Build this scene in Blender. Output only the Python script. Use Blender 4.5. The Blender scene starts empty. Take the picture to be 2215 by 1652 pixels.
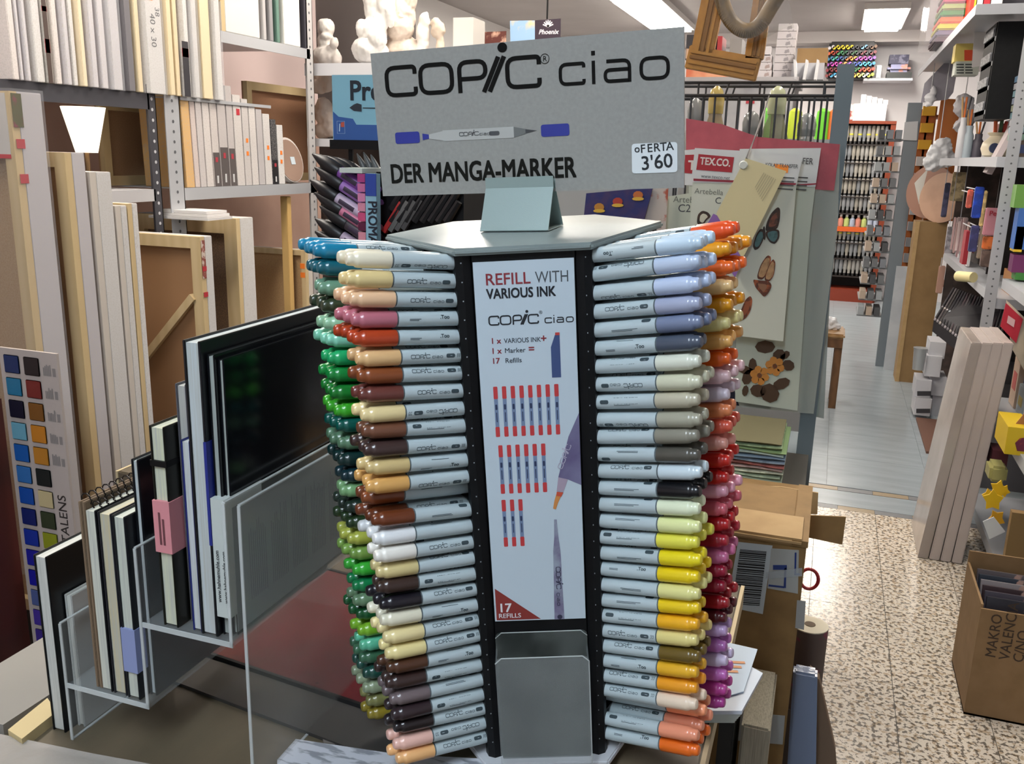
import bpy, bmesh, math, random
from mathutils import Matrix, Vector
random.seed(7)
S = bpy.context.scene; COL = S.collection
PI = math.pi
# ---------------------------------------------------------------- camera
F, CX, CY = 1950.0, 1107.5, 826.0          # focal length and centre in photo pixels (2215 x 1652)
CAMZ = 1.45
CM = Matrix(((0.94281809, -0.10376181, -0.31674522),
             (0.33242599, 0.22365339, 0.91622711),
             (0.02422825, 0.96912984, -0.24535758)))   # columns: right, up, forward
EYE = Vector((0, 0, CAMZ))
cd = bpy.data.cameras.new('camera'); cam = bpy.data.objects.new('camera', cd); COL.objects.link(cam)
cd.sensor_fit = 'HORIZONTAL'; cd.sensor_width = 36.0; cd.lens = 36.0 * F / 2215.0; cd.clip_start = 0.02
r_, u_, f_ = CM.col[0], CM.col[1], CM.col[2]
mw = Matrix((r_, u_, -f_)).transposed().to_4x4(); mw.translation = EYE
cam.matrix_world = mw; S.camera = cam
# ---------------------------------------------------------------- world, view, room lamps
S.view_settings.view_transform = 'Standard'; S.view_settings.look = 'None'
S.view_settings.gamma = 1.0; S.view_settings.use_curve_mapping = False
S.view_settings.exposure = 0.0
W = bpy.data.worlds.new('world'); S.world = W; W.use_nodes = True
W.node_tree.nodes['Background'].inputs[0].default_value = (0.80, 0.90, 1.0, 1)
W.node_tree.nodes['Background'].inputs[1].default_value = 0.35
CEIL = 2.75
# ceiling lamps (x, y, length, width, strength): fluorescent boxes running along the shop
LAMPS = [(-1.72, 8.75, 1.9, 0.36, 40), (0.25, 9.3, 1.25, 0.30, 45), (0.25, 4.95, 1.25, 0.30, 26),
         (-1.15, 3.1, 1.25, 0.30, 30), (-1.50, 1.35, 1.25, 0.30, 26), (0.25, 2.6, 1.25, 0.30, 22), (-0.30, -0.75, 1.25, 0.30, 37),
         (-2.3, 5.6, 1.25, 0.3, 75)]

# ---------------------------------------------------------------- helpers
def lin(h):
    h = h.lstrip('#'); o = []
    for i in (0, 2, 4):
        c = int(h[i:i+2], 16) / 255
        o.append(c / 12.92 if c <= 0.04045 else ((c + 0.055) / 1.055) ** 2.4)
    return (*o, 1)
MATS = {}
def mat(h, rough=0.55, metal=0.0, alpha=1.0, noise=None, bump=None, emit=0.0, trans=0.0, spec=0.5, wood=None, stretch=(1, 1, 1), coat=0.0):
    key = (h, rough, metal, alpha, noise, bump, emit, trans, spec, wood, stretch, coat)
    if key in MATS: return MATS[key]
    m = bpy.data.materials.new('mat_' + h.lstrip('#')); m.use_nodes = True; nt = m.node_tree
    b = nt.nodes['Principled BSDF']; I = b.inputs
    I['Base Color'].default_value = lin(h); I['Roughness'].default_value = rough; I['Metallic'].default_value = metal
    I['Alpha'].default_value = alpha; I['Transmission Weight'].default_value = trans; I['Specular IOR Level'].default_value = spec
    I['Coat Weight'].default_value = coat
    if emit: I['Emission Color'].default_value = lin(h); I['Emission Strength'].default_value = emit
    tc = None
    if noise or bump or wood:
        tc = nt.nodes.new('ShaderNodeTexCoord'); mp = nt.nodes.new('ShaderNodeMapping')
        mp.inputs['Scale'].default_value = stretch
        nt.links.new(tc.outputs['Object'], mp.inputs[0])
    if noise:
        sc, other, lo, hi = noise
        n = nt.nodes.new('ShaderNodeTexNoise'); n.inputs['Scale'].default_value = sc; n.inputs['Detail'].default_value = 5
        r = nt.nodes.new('ShaderNodeMapRange'); r.inputs[1].default_value = lo; r.inputs[2].default_value = hi
        x = nt.nodes.new('ShaderNodeMixRGB'); x.inputs[1].default_value = lin(h); x.inputs[2].default_value = lin(other)
        nt.links.new(mp.outputs[0], n.inputs['Vector']); nt.links.new(n.outputs[0], r.inputs[0])
        nt.links.new(r.outputs[0], x.inputs[0]); nt.links.new(x.outputs[0], I['Base Color'])
    if wood:
        other, sc = wood
        w = nt.nodes.new('ShaderNodeTexWave'); w.inputs['Scale'].default_value = sc; w.inputs['Distortion'].default_value = 6
        w.inputs['Detail'].default_value = 3
        x = nt.nodes.new('ShaderNodeMixRGB'); x.inputs[1].default_value = lin(h); x.inputs[2].default_value = lin(other)
        nt.links.new(mp.outputs[0], w.inputs['Vector']); nt.links.new(w.outputs[0], x.inputs[0]); nt.links.new(x.outputs[0], I['Base Color'])
    if bump:
        sc, st = bump
        n = nt.nodes.new('ShaderNodeTexNoise'); n.inputs['Scale'].default_value = sc; n.inputs['Detail'].default_value = 4
        bn = nt.nodes.new('ShaderNodeBump'); bn.inputs['Strength'].default_value = st; bn.inputs['Distance'].default_value = 0.002
        nt.links.new(mp.outputs[0], n.inputs['Vector']); nt.links.new(n.outputs[0], bn.inputs['Height']); nt.links.new(bn.outputs[0], I['Normal'])
    MATS[key] = m; return m

def V(*a): return Vector(a[0] if len(a) == 1 else a)
def ray(px, py): return CM @ Vector(((px - CX) / F, -(py - CY) / F, 1.0))
def atx(px, py, x): r = ray(px, py); return EYE + r * (x / r.x)
def aty(px, py, y): r = ray(px, py); return EYE + r * (y / r.y)
def atz(px, py, z): r = ray(px, py); return EYE + r * ((z - CAMZ) / r.z)
def atd(px, py, d): return EYE + ray(px, py) * d
def frame(o, u, v):                      # plane frame: local x along u, y along v, z = normal
    u = V(u).normalized(); v = V(v).normalized(); n = u.cross(v).normalized(); v = n.cross(u)
    m = Matrix((u, v, n)).transposed().to_4x4(); m.translation = V(o); return m

class MB:
    def __init__(s, M=None): s.v = []; s.f = []; s.M = M or Matrix()
    def add(s, vs, fs):
        k = len(s.v); s.v += [s.M @ V(p) for p in vs]; s.f += [[i + k for i in f] for f in fs]; return s
    def box(s, x0, x1, y0, y1, z0, z1):
        return s.add([(x0,y0,z0),(x1,y0,z0),(x1,y1,z0),(x0,y1,z0),(x0,y0,z1),(x1,y0,z1),(x1,y1,z1),(x0,y1,z1)],
                     [(3,2,1,0),(4,5,6,7),(0,1,5,4),(1,2,6,5),(2,3,7,6),(3,0,4,7)])
    def cbox(s, c, d): return s.box(c[0]-d[0]/2, c[0]+d[0]/2, c[1]-d[1]/2, c[1]+d[1]/2, c[2]-d[2]/2, c[2]+d[2]/2)
    def hexa(s, b, t): return s.add(list(b) + list(t), [(3,2,1,0),(4,5,6,7),(0,1,5,4),(1,2,6,5),(2,3,7,6),(3,0,4,7)])
    def prism(s, poly, z0, z1):          # outline in local xy, extruded along local z
        n = len(poly)
        return s.add([(p[0],p[1],z0) for p in poly] + [(p[0],p[1],z1) for p in poly],
                     [tuple(range(n-1,-1,-1)), tuple(range(n,2*n))] + [(i,(i+1)%n,n+(i+1)%n,n+i) for i in range(n)])
    def lathe(s, prof, n=12, axis=None): # profile (r, z) about local z
        vs = []; fs = []; m = len(prof)
        for r, z in prof:
            for k in range(n):
                a = 2*PI*k/n; vs.append((r*math.cos(a), r*math.sin(a), z))
        for i in range(m-1):
            for k in range(n): fs.append((i*n+k, i*n+(k+1)%n, (i+1)*n+(k+1)%n, (i+1)*n+k))
        fs.append(tuple(range(n-1,-1,-1))); fs.append(tuple((m-1)*n+k for k in range(n)))
        return s.add(vs, fs)
    def cyl(s, p, q, r, r2=None, n=10):
        p = V(p); q = V(q); d = (q-p); L = d.length
        if L < 1e-7: return s
        R = d.to_track_quat('Z', 'Y').to_matrix().to_4x4(); R.translation = p
        o = s.M; s.M = o @ R; s.lathe([(r,0),(r if r2 is None else r2,L)], n); s.M = o; return s
    def tube(s, pts, r, n=6):
        for a, b in zip(pts, pts[1:]): s.cyl(a, b, r, n=n)
        return s
    def sphere(s, c, r, n=12, m=8, sx=1, sy=1, sz=1):
        vs = []; fs = []
        for i in range(m+1):
            t = PI*i/m
            for k in range(n):
                a = 2*PI*k/n; vs.append((c[0]+sx*r*math.sin(t)*math.cos(a), c[1]+sy*r*math.sin(t)*math.sin(a), c[2]+sz*r*math.cos(t)))
        for i in range(m):
            for k in range(n): fs.append((i*n+k, (i+1)*n+k, (i+1)*n+(k+1)%n, i*n+(k+1)%n))
        return s.add(vs, fs)
    def build(s, name, m, parent=None, smooth=False, bevel=0.0, local=False, label=None, cat=None, group=None, kind=None):
        me = bpy.data.meshes.new(name)
        if local: c = Vector()
        else:
            lo = [min(p[i] for p in s.v) for i in range(3)]; hi = [max(p[i] for p in s.v) for i in range(3)]
            c = Vector(((lo[0]+hi[0])/2, (lo[1]+hi[1])/2, lo[2]))
        me.from_pydata([p - c for p in s.v], [], s.f)
        if smooth or bevel:
            bm = bmesh.new(); bm.from_mesh(me)
            bmesh.ops.remove_doubles(bm, verts=bm.verts, dist=1e-6)
            if bevel:
                es = [e for e in bm.edges if len(e.link_faces) == 2 and e.calc_face_angle(0) > 0.5]
                bmesh.ops.bevel(bm, geom=es, offset=bevel, segments=2, affect='EDGES', clamp_overlap=True)
            bm.to_mesh(me); bm.free()
        if smooth:
            for p in me.polygons: p.use_smooth = True
            try: me.set_sharp_from_angle(angle=0.7)
            except Exception: pass
        if m: me.materials.append(m)
        o = bpy.data.objects.new(name, me); COL.objects.link(o)
        if parent is not None:
            o.parent = parent
            pc = Vector(parent.get('_o', (0,0,0))) if not local else Vector()
            o.location = c - pc if not local else Vector()
        else: o.location = c
        if not local: o['_o'] = tuple(c)
        tag(o, label, cat, group, kind); return o
def tag(o, label=None, cat=None, group=None, kind=None):
    if label: o['label'] = label
    if cat: o['category'] = cat
    if group: o['group'] = group
    if kind: o['kind'] = kind
    return o
def thing(name, label, cat, loc=(0,0,0), group=None):
    o = bpy.data.objects.new(name, None); COL.objects.link(o); o.location = loc; o['_o'] = tuple(loc); o.empty_display_size = 0.02
    return tag(o, label, cat, group)
def struct(name, mb, m, **k): return mb.build(name, m, kind='structure', **k)
# ---- lettering
TX = {}
def text(txt, size=1.0, bold=0.0, align='LEFT', sx=1.0, shear=0.0):
    k = (txt, align, shear)
    if k not in TX:
        c = bpy.data.curves.new('lettering', 'FONT'); c.body = txt; c.size = 1.0; c.align_x = align; c.shear = shear
        c.resolution_u = 3
        o = bpy.data.objects.new('lettering', c); me = bpy.data.meshes.new_from_object(o)
        TX[k] = ([tuple(v.co) for v in me.vertices], [tuple(p.vertices) for p in me.polygons])
        bpy.data.objects.remove(o); bpy.data.curves.remove(c); bpy.data.meshes.remove(me)
    vs, fs = TX[k]
    V2, F2 = [], []
    for i_, (dx, dy) in enumerate(((0, 0),) if bold <= 0 else ((-bold, -bold), (bold, -bold), (bold, bold), (-bold, bold))):   # bold: the glyph printed four times, nudged
        n0 = len(V2); V2 += [((x*sx + dx)*size, (y + dy)*size, i_*4e-5) for x, y, z in vs]; F2 += [tuple(i+n0 for i in f) for f in fs]
    return V2, F2
def arc_round(pts, r, closed=False, n=5):
    out = []; N = len(pts)
    for i, p in enumerate(pts):
        if not closed and i in (0, N-1): out.append(V(p[0], p[1], 0)); continue
        a = V(*pts[i-1], 0); b = V(*p, 0); c = V(*pts[(i+1) % N], 0)
        d1 = (a-b); d2 = (c-b); rr = min(r, d1.length*0.499, d2.length*0.499)
        p1 = b + d1.normalized()*rr; p2 = b + d2.normalized()*rr
        for k in range(n+1):
            t = k/n; out.append(p1*(1-t)**2 + b*2*t*(1-t) + p2*t*t)
    return out
def stroke(pts, w, r=0.0, closed=False):
    P = arc_round(pts, r, closed) if r else [V(p[0], p[1], 0) for p in pts]
    n = len(P); L = []; R = []
    for i in range(n):
        a = P[i-1] if (i or closed) else P[i]; b = P[(i+1) % n] if (i < n-1 or closed) else P[i]
        d = (b-a).normalized(); q = V(-d.y, d.x, 0)*w/2; L.append(P[i]+q); R.append(P[i]-q)
    vs = [tuple(p) for p in L + R]; fs = [(i, n+i, n+(i+1) % n, (i+1) % n) for i in range(n if closed else n-1)]
    return vs, fs
def disc(cx, cy, r, n=20, ry=None):
    return [(cx+r*math.cos(2*PI*k/n), cy+(ry or r)*math.sin(2*PI*k/n), 0) for k in range(n)], [tuple(range(n))]
def rect(x0, x1, y0, y1): return [(x0,y0,0),(x1,y0,0),(x1,y1,0),(x0,y1,0)], [(0,1,2,3)]
def rrect(x0, x1, y0, y1, r, n=5):
    p = arc_round([(x0,y0),(x1,y0),(x1,y1),(x0,y1)], r, True, n); return [tuple(q) for q in p], [tuple(range(len(p)))]
def poly(*pts): return [(x, y, 0) for x, y in pts], [tuple(range(len(pts)))]
class FL(MB):                            # flat print on a plane frame, lifted a hair off the surface
    def __init__(s, M, lift=0.0003): super().__init__(M @ Matrix.Translation((0,0,lift)))
    def put(s, shape, x=0, y=0, rot=0.0, k=1.0):
        c, q = math.cos(rot)*k, math.sin(rot)*k
        s.add([(x+c*a-q*b, y+q*a+c*b, h) for a, b, h in shape[0]], shape[1]); return s
def copic(w=0.13, sx=1.0):                       # the angular rounded logo; cap height 1
    sh = []
    sh.append(stroke([(1.02,.70),(1.02,.93),(.07,.93),(.07,.07),(1.02,.07),(1.02,.30)], w, .28))
    sh.append(stroke([(1.20,.07),(2.22,.07),(2.22,.93),(1.20,.93)], w, .30, True))
    sh.append(stroke([(2.47,0),(2.47,.93),(3.30,.93),(3.30,.42),(2.52,.42)], w, .26))
    sh.append(stroke([(3.22,-.02),(3.72,1.02)], w*1.05)); sh.append(stroke([(3.40,-.02),(3.90,1.02)], w*1.05))
    sh.append(disc(3.86, 1.28, .15))
    sh.append(stroke([(4.95,.70),(4.95,.93),(3.98,.93),(3.98,.07),(4.95,.07),(4.95,.30)], w, .28))
    return [([(x*sx, y, z) for x, y, z in v], f) for v, f in sh]
def ciao(w=0.115):
    sh = [stroke([(.80,.50),(.80,.62),(.06,.62),(.06,.05),(.80,.05),(.80,.17)], w, .2)]
    sh.append(stroke([(1.10,0),(1.10,.67)], w)); sh.append(rect(1.04,1.16,.82,.95))
    sh.append(stroke([(1.50,.62),(2.20,.62),(2.20,0)], w, .2)); sh.append(stroke([(2.20,.37),(1.46,.37),(1.46,.05),(2.20,.05)], w, .15))
    sh.append(stroke([(2.55,.05),(3.35,.05),(3.35,.62),(2.55,.62)], w, .24, True))
    return sh
def copy_tree(o, parent=None):
    c = o.copy(); COL.objects.link(c); c.parent = parent
    for ch in o.children: copy_tree(ch, c)
    return c
WHITE = mat('#e9e8e4', .5); BLACK = mat('#08080a', .5, spec=.25); GREYMETAL = mat('#9aa09e', .42, .3, noise=(60, '#8a908e', .3, .8))

# ---------------------------------------------------------------- room shell
b = MB(); b.box(-3.6, 1.6, -2.0, 13.0, -0.06, -0.004)
floor = struct('floor', b, mat('#57534d', .6))
def terrazzo():
    m = bpy.data.materials.new('terrazzo'); m.use_nodes = True; nt = m.node_tree; bs = nt.nodes['Principled BSDF']
    ge = nt.nodes.new('ShaderNodeNewGeometry')
    def nz(sc): 
        n = nt.nodes.new('ShaderNodeTexNoise'); n.inputs['Scale'].default_value = sc; n.inputs['Detail'].default_value = 2; nt.links.new(ge.outputs['Position'], n.inputs['Vector']); return n
    n = nz(85); n2 = nz(60)
    rp = nt.nodes.new('ShaderNodeValToRGB'); e = rp.color_ramp.elements; rp.color_ramp.interpolation = 'CONSTANT'
    e[0].color = lin('#6f685f'); e[0].position = 0; e[1].color = lin('#8f867b'); e[1].position = .40
    q = rp.color_ramp.elements.new(.455); q.color = lin('#d6ccbd')
    rp2 = nt.nodes.new('ShaderNodeValToRGB'); e = rp2.color_ramp.elements; e[0].color = lin('#c9b8a2'); e[0].position = .42; e[1].color = (1, 1, 1, 1); e[1].position = .46
    mx = nt.nodes.new('ShaderNodeMixRGB'); mx.blend_type = 'MULTIPLY'; mx.inputs[0].default_value = .8
    nt.links.new(n.outputs[0], rp.inputs[0]); nt.links.new(n2.outputs[0], rp2.inputs[0]); nt.links.new(rp.outputs[0], mx.inputs[1]); nt.links.new(rp2.outputs[0], mx.inputs[2])
    nt.links.new(mx.outputs[0], bs.inputs['Base Color']); bs.inputs['Roughness'].default_value = .22
    return m
TER = terrazzo()
GT = mat('#9aa4aa', .28, noise=(3, '#858f95', .35, .7), stretch=(1, 5, 1))
# terrazzo tiles near, pale grey tiles beyond the threshold strip
t0 = None
for i in range(-2, 4):
    for j in range(5):
        x0, y0 = 0.06 + i*0.24, 1.63 + j*0.455
        if t0 is None:
            b = MB(); b.box(-.119, .119, -.2265, .2265, -.004, 0); t0 = b.build('floor_tile', TER, floor, local=True); o = t0
        else: o = t0.copy(); COL.objects.link(o)
        o.location = V(x0+.12, y0+.2275, 0) - V(floor['_o'])
YT = 3.905
t1 = None
for i in range(-1, 3):
    for j in range(16):
        if t1 is None:
            b = MB(); b.box(-.2245, .2245, -.2245, .2245, -.004, 0); t1 = b.build('floor_tile', GT, floor, local=True); o = t1
        else: o = t1.copy(); COL.objects.link(o)
        o.location = V(.10+.225+i*.45, YT+.30+.225+j*.45, 0) - V(floor['_o'])
b = MB(); b.box(-.9, 1.2, YT+.05, YT+.24, -.004, 0.0); b.build('floor_strip', GT, floor)
for yy, nm in ((YT, 0), (YT+.245, 1)):
    for k in range(14):
        b = MB(); b.box(-.9+k*.15, -.9+k*.15+.148, yy, yy+.045, -.004, .0003)
        b.build('inlay_strip', mat('#7b7d80', .35) if k % 2 == nm else mat('#9a8a72', .35), floor)
struct('ceiling', MB().box(-3.6, 1.6, -2.0, 13.0, CEIL, CEIL+.08), mat('#b9b4b3', .8, noise=(2, '#b0abaa', .3, .7)))
struct('wall_back', MB().box(-3.6, 1.6, 10.7, 10.8, 0, CEIL), mat('#d3d1d3', .8))
struct('wall_left', MB().box(-2.62, -2.52, -2.0, 4.3, 0, CEIL), mat('#d9c3bf', .8))
struct('wall_far_left', MB().box(-3.6, -3.5, 4.3, 10.7, 0, CEIL), mat('#dad7d5', .8))
struct('wall_right', MB().box(1.35, 1.45, -2.0, 11.6, 0, CEIL), mat('#a5a2a4', .8))
struct('wall_return', MB().box(-3.5, -2.52, 4.3, 4.36, 0, CEIL), mat('#dad7d5', .8))
struct('wall_front', MB().box(-3.6, 1.6, -2.1, -2.0, 0, CEIL), mat('#d2d0cf', .8))
struct('trim_1', MB().box(-3.5, 1.35, 10.4, 10.7, 2.64, CEIL), mat('#cfcac9', .8))
for i, (x, y, L, w, st) in enumerate(LAMPS):
    names = {0: 'wide fluorescent ceiling lamp above the hanging gold frame', 1: 'bright square-looking ceiling lamp at the far end of the aisle'}
    t = thing('ceiling_lamp', names.get(i, ['', '', 'ceiling lamp above the middle of the aisle', 'ceiling lamp above the upright canvases shelf end', 'ceiling lamp over the canvas shelves',
              'ceiling lamp over the near end of the aisle', 'ceiling lamp behind the viewer', 'ceiling lamp lighting the plaster busts'][i]), 'lamp', (x, y, CEIL-.07), group='ceiling lamps')
    b = MB(); b.box(x-w/2-.03, x+w/2+.03, y-L/2-.03, y+L/2+.03, CEIL-.05, CEIL); b.build('housing', mat('#d8d5d2', .5), t)
    b = MB(); b.box(x-w/2, x+w/2, y-L/2, y+L/2, CEIL-.07, CEIL-.05)
    b.build('diffuser', mat('#fff6ea' if i not in (6,) else '#e4f2ff', .5, emit=float(st)), t)
# ---------------------------------------------------------------- marker display stand (local frame: origin at the plate's front edge, y to the back)
DM = Matrix.Translation((-0.2435, 0.7221, 1.3754)) @ Matrix.Rotation(.3187, 4, 'Z') @ Matrix.Rotation(-.0749, 4, 'Y') @ Matrix.Rotation(.0288, 4, 'X')
HEX = [(-.0588, 0), (.0588, 0), (.138, .1375), (.079, .240), (-.079, .240), (-.138, .1375)]
HC = V(0, .126)
def hexs(d):                             # outline pulled in by d
    return [tuple((V(p) - HC) * (1 - d/.13) + HC) for p in HEX]
ZB = -.517
TABLE = min((DM @ V(p[0], p[1], ZB)).z for p in hexs(-.004)) - 0.0005
dsp = bpy.data.objects.new('marker_display_stand', None); COL.objects.link(dsp); dsp.empty_display_size = .05
dsp.matrix_world = DM @ Matrix.Translation((0, .126, ZB)); LB = Matrix.Translation((0, -.126, -ZB))
tag(dsp, 'black six-sided marker display stand with grey metal top and refill poster', 'display stand')
STEEL = mat('#8e9b9a', .36, .08, noise=(14, '#808c8b', .3, .75), bump=(900, .06))
PBLK = mat('#0a0b0d', .5, spec=.25, noise=(40, '#0f1012', .4, .7))
def dp(mb, name, m, parent=dsp, **k):    # part built in display coordinates
    mb.M = mb.M
    return mb.build(name, m, parent, local=True, **k)
b = MB(LB); b.prism(HEX, -.0065, 0); dp(b, 'top_plate', STEEL, bevel=.0022, smooth=True)
b = MB(LB); b.prism(hexs(-.004), ZB, ZB+.007); dp(b, 'base_plate', mat('#c9ccd0', .4), bevel=.0015)
b = MB(LB); b.prism(hexs(.062), ZB+.007, -.0065); dp(b, 'core', PBLK)
hb = hexs(.0065)
for (i, j) in ((0, 1), (2, 3), (4, 5)):
    p, q = V(*hb[i]), V(*hb[j]); d = (q-p).normalized(); n = V(-d.y, d.x)
    a0, a1 = p + d*.012, q - d*.012
    b = MB(LB); b.prism([tuple(a0), tuple(a1), tuple(a1+n*.005), tuple(a0+n*.005)], ZB+.007, -.0065)
    fp = dp(b, 'side_panel', PBLK)
    if i == 0: front = fp
for i, p in enumerate(hb):
    c = V(*p) + (HC - V(*p)).normalized()*.010
    b = MB(LB); m = 8
    b.prism([(c.x+.0095*math.cos(2*PI*k/m), c.y+.0095*math.sin(2*PI*k/m)) for k in range(m)], ZB+.007, -.0065)
    po = dp(b, 'corner_post', PBLK)
    if i in (0, 1):
        s = -1 if i == 0 else 1
        b = FL(LB @ frame((c.x + s*.0006, c.y-.0089, 0), (1, .0, 0), (0, 0, 1)), .0002)
        for r in range(30): b.put(rect(-.0015, .0012, -.0006, .0006), 0, -.0131-r*.0165, .1)
        dp(b, 'row_number', mat('#8c9296', .6), po)
INC, PITCH, R0 = .141, .0165, -.0131
FACES = {}
for s in (-1, 1):
    t = V(s*(.138-.0588), .1375, 0).normalized(); n = V(s*t.y, -abs(t.x), 0)
    FACES[s] = (V(s*.0588, 0, 0), t, n)
    o0 = V(s*.0588, 0, 0) - n*.0065
    for r in range(31):
        z = R0 - r*PITCH + PITCH*.5
        b = MB(LB)
        q0 = o0 + t*.012 + V(0,0,z); q1 = o0 + t*.147 + V(0,0,z); dn = -(n*math.cos(INC) + V(0,0,1)*math.sin(INC))*.046
        th = V(0,0,.0011); b.hexa([q0, q1, q1+dn, q0+dn], [q0+th, q1+th, q1+dn+th, q0+dn+th]); dp(b, 'slot_shelf', PBLK)
    for e in (.0795,):
        q = o0 + t*e; b = MB(LB); q2 = q - n*.045
        b.prism([tuple((q-t*.002).xy), tuple((q+t*.002).xy), tuple((q2+t*.002).xy), tuple((q2-t*.002).xy)], ZB+.007, -.0065); dp(b, 'divider', PBLK)
# refill poster on the front panel
PF = LB @ frame((0, .0062, -.0129), (1, 0, 0), (0, 0, 1))
b = MB(PF); b.box(-.0431, .0431, -.3432, 0, 0, .0012)
pos = dp(b, 'refill_poster', mat('#c3d2dc', .35)); tag(pos, 'pale blue refill poster')
def pr(shapes, m, name='lettering', lift=.0002):
    f = FL(PF @ Matrix.Translation((0, 0, .0012)), lift)
    for sh, x, y, k in shapes: f.put(sh, x, y, 0, k)
    return dp(f, name, m, pos)
MM = .001
RED = mat('#8c2f38', .5); DRED = mat('#8a3a34', .5); PNAVY = mat('#1b2028', .5)
pr([(text('REFILL', .0142, .010, sx=.98), -.0335, -.0200, 1)], RED)
pr([(text('WITH', .0142, 0, sx=.78), .0095, -.0200, 1)], mat('#4a5258', .5))
pr([(text('VARIOUS INK', .0122, .022, sx=.80), -.0328, -.0318, 1)], PNAVY)
pr([(sh, -.0325, -.0555, .0087) for sh in copic(.15)] + [(sh, .0160, -.0555, .0074) for sh in ciao(.13)] + [(text('®', .004), .0115, -.047, 1)], PNAVY)
pr([(text('1 x', .0072, .018), -.0318, -.0715, 1), (text('+', .0095, .02), .0118, -.0720, 1), (text('1 x', .0072, .018), -.0318, -.0805, 1), (text('=', .0095, .02), .0008, -.0808, 1), (text('17', .0072, .018), -.0318, -.0895, 1)], RED)
pr([(text('VARIOUS INK', .0060, .008, sx=.88), -.0200, -.0715, 1), (text('Marker', .0062, .008), -.0200, -.0803, 1), (text('Refills', .0062, .008), -.0200, -.0893, 1)], mat('#3c4650', .5))
pr([(poly((.0245,-.066),(.0285,-.0655),(.0285,-.1045),(.0205,-.1045),(.0205,-.077)), 0, 0, 1)], mat('#3d507e', .5), 'ink_bottle_print')
pr([(rect(.0247, .0285, -.0665, -.0640), 0, 0, 1)], mat('#c0423f', .5), 'ink_bottle_print', .0004)
caps, bodies, dots = [], [], []
for (y, n) in ((-.1105, 8), (-.1655, 6), (-.2185, 3)):
    for k in range(n):
        x = -.0300 + k*.0077 + (0.0015 if n == 6 else (.0015 if n == 3 else 0))
        caps += [(rrect(x-.0019, x+.0019, y-.0115, y, .001), 0, 0, 1), (rrect(x-.0019, x+.0019, y-.0470, y-.0375, .001), 0, 0, 1)]
        bodies.append((rect(x-.0017, x+.0017, y-.0376, y-.0114), 0, 0, 1)); dots.append((rrect(x-.0009, x+.0009, y-.0215, y-.0165, .0008), 0, 0, 1))
        dots.append((rect(x-.0004, x+.0004, y-.033, y-.024), 0, 0, 1))
for sh_, m_, l_ in ((caps, mat('#c43d40', .5), .0002), (bodies, mat('#7488a8', .5), .0002), (dots, mat('#2c3858', .5), .0004)): tag(pr(sh_, m_, 'marker_icons', l_), kind='stuff')
BOT = [(poly((.0431,-.138),(.0431,-.2070),(.0310,-.2010),(.0225,-.1985),(.0330,-.1600)), 0, 0, 1)]
pr(BOT, mat('#5b5079', .5, noise=(30, '#7c7b9a', .3, .7)), 'ink_bottle_print')
pr([(poly((.0310,-.2010),(.0225,-.1985),(.0205,-.2120),(.0265,-.2135)), 0, 0, 1)], mat('#a99aac', .5), 'ink_bottle_print', .0003)
pr([(poly((.0205,-.2135),(.0255,-.2145),(.0215,-.2230),(.0190,-.2300),(.0165,-.2290),(.0180,-.2215)), 0, 0, 1)], mat('#cf8a4a', .5), 'ink_drop_print', .0003)
pr([(poly((.0205,-.2125),(.0265,-.2135),(.0245,-.2175),(.0200,-.2165)), 0, 0, 1)], mat('#c8513a', .5), 'ink_bottle_print', .0005)
f = FL(PF @ Matrix.Translation((0,0,.0012)), .0006)
for sh in copic(.13): f.put(sh, .0262, -.191, 1.18, .0049)
dp(f, 'lettering', mat('#b8b4c8', .5), pos)
pr([(poly((.0135,-.3432),(.0230,-.3432),(.0218,-.272),(.0205,-.258),(.0195,-.2400),(.0170,-.2400),(.0165,-.258),(.0150,-.272)), 0, 0, 1)], mat('#9aa4b4', .5, noise=(60, '#756f8c', .35, .65)), 'marker_print')
f = FL(PF @ Matrix.Translation((0,0,.0012)), .0005)
for sh in copic(.16): f.put(sh, .0166, -.288, -PI/2, .0046)
for sh in ciao(.14): f.put(sh, .0166, -.315, -PI/2, .0040)
f.put(disc(.0187, -.3405, .0024)); dp(f, 'lettering', mat('#3a3950', .5), pos)
pr([(poly((-.0415,-.3420),(-.0415,-.3085),(.0005,-.3420)), 0, 0, 1)], mat('#8a3430', .5), 'corner_flash')
pr([(text('17', .0128, .02), -.0395, -.3332, 1), (text('REFILLS', .0066, .012), -.0395, -.3395, 1)], mat('#e6e6e8', .5), lift=.0005)
# clear brochure pocket
ACR = mat('#c8d0d0', .12, alpha=.13, spec=.6); ACE = mat('#dfe5e4', .15, alpha=.55); ACB = mat('#666d6a', .3, alpha=.55, noise=(22, '#3c4240', .38, .62))
bp = bpy.data.objects.new('brochure_pocket', None); COL.objects.link(bp); bp.parent = dsp; bp.matrix_local = LB
b = MB(); b.M = frame((0, .0058, -.5125), (1,0,0), (0,0,1)); b.prism([(p[0],p[1]) for p in rrect(-.044,.044,0,.144,.006)[0]], 0, .0016); b.build('back_sheet', ACB, bp, local=True)
b = MB(); b.M = frame((0, -.018, -.5125), (1,0,0), (0,0,1)); b.prism([(p[0],p[1]) for p in rrect(-.044,.044,0,.131,.006)[0]], 0, .0016); b.build('front_sheet', ACR, bp, local=True)
b = MB(); b.box(-.044,-.0424,-.018,.0058,-.5125,-.385).box(.0424,.044,-.018,.0058,-.5125,-.385).box(-.044,.044,-.018,.0058,-.5125,-.511); b.build('side_sheet', ACR, bp, local=True)
b = MB(); b.tube([(-.044,-.0188,-.387),(-.038,-.0188,-.3815),(.038,-.0188,-.3815),(.044,-.0188,-.387)], .0006, 5).tube([(.044,-.0188,-.51),(.044,-.0188,-.387)], .0006, 5)
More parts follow.
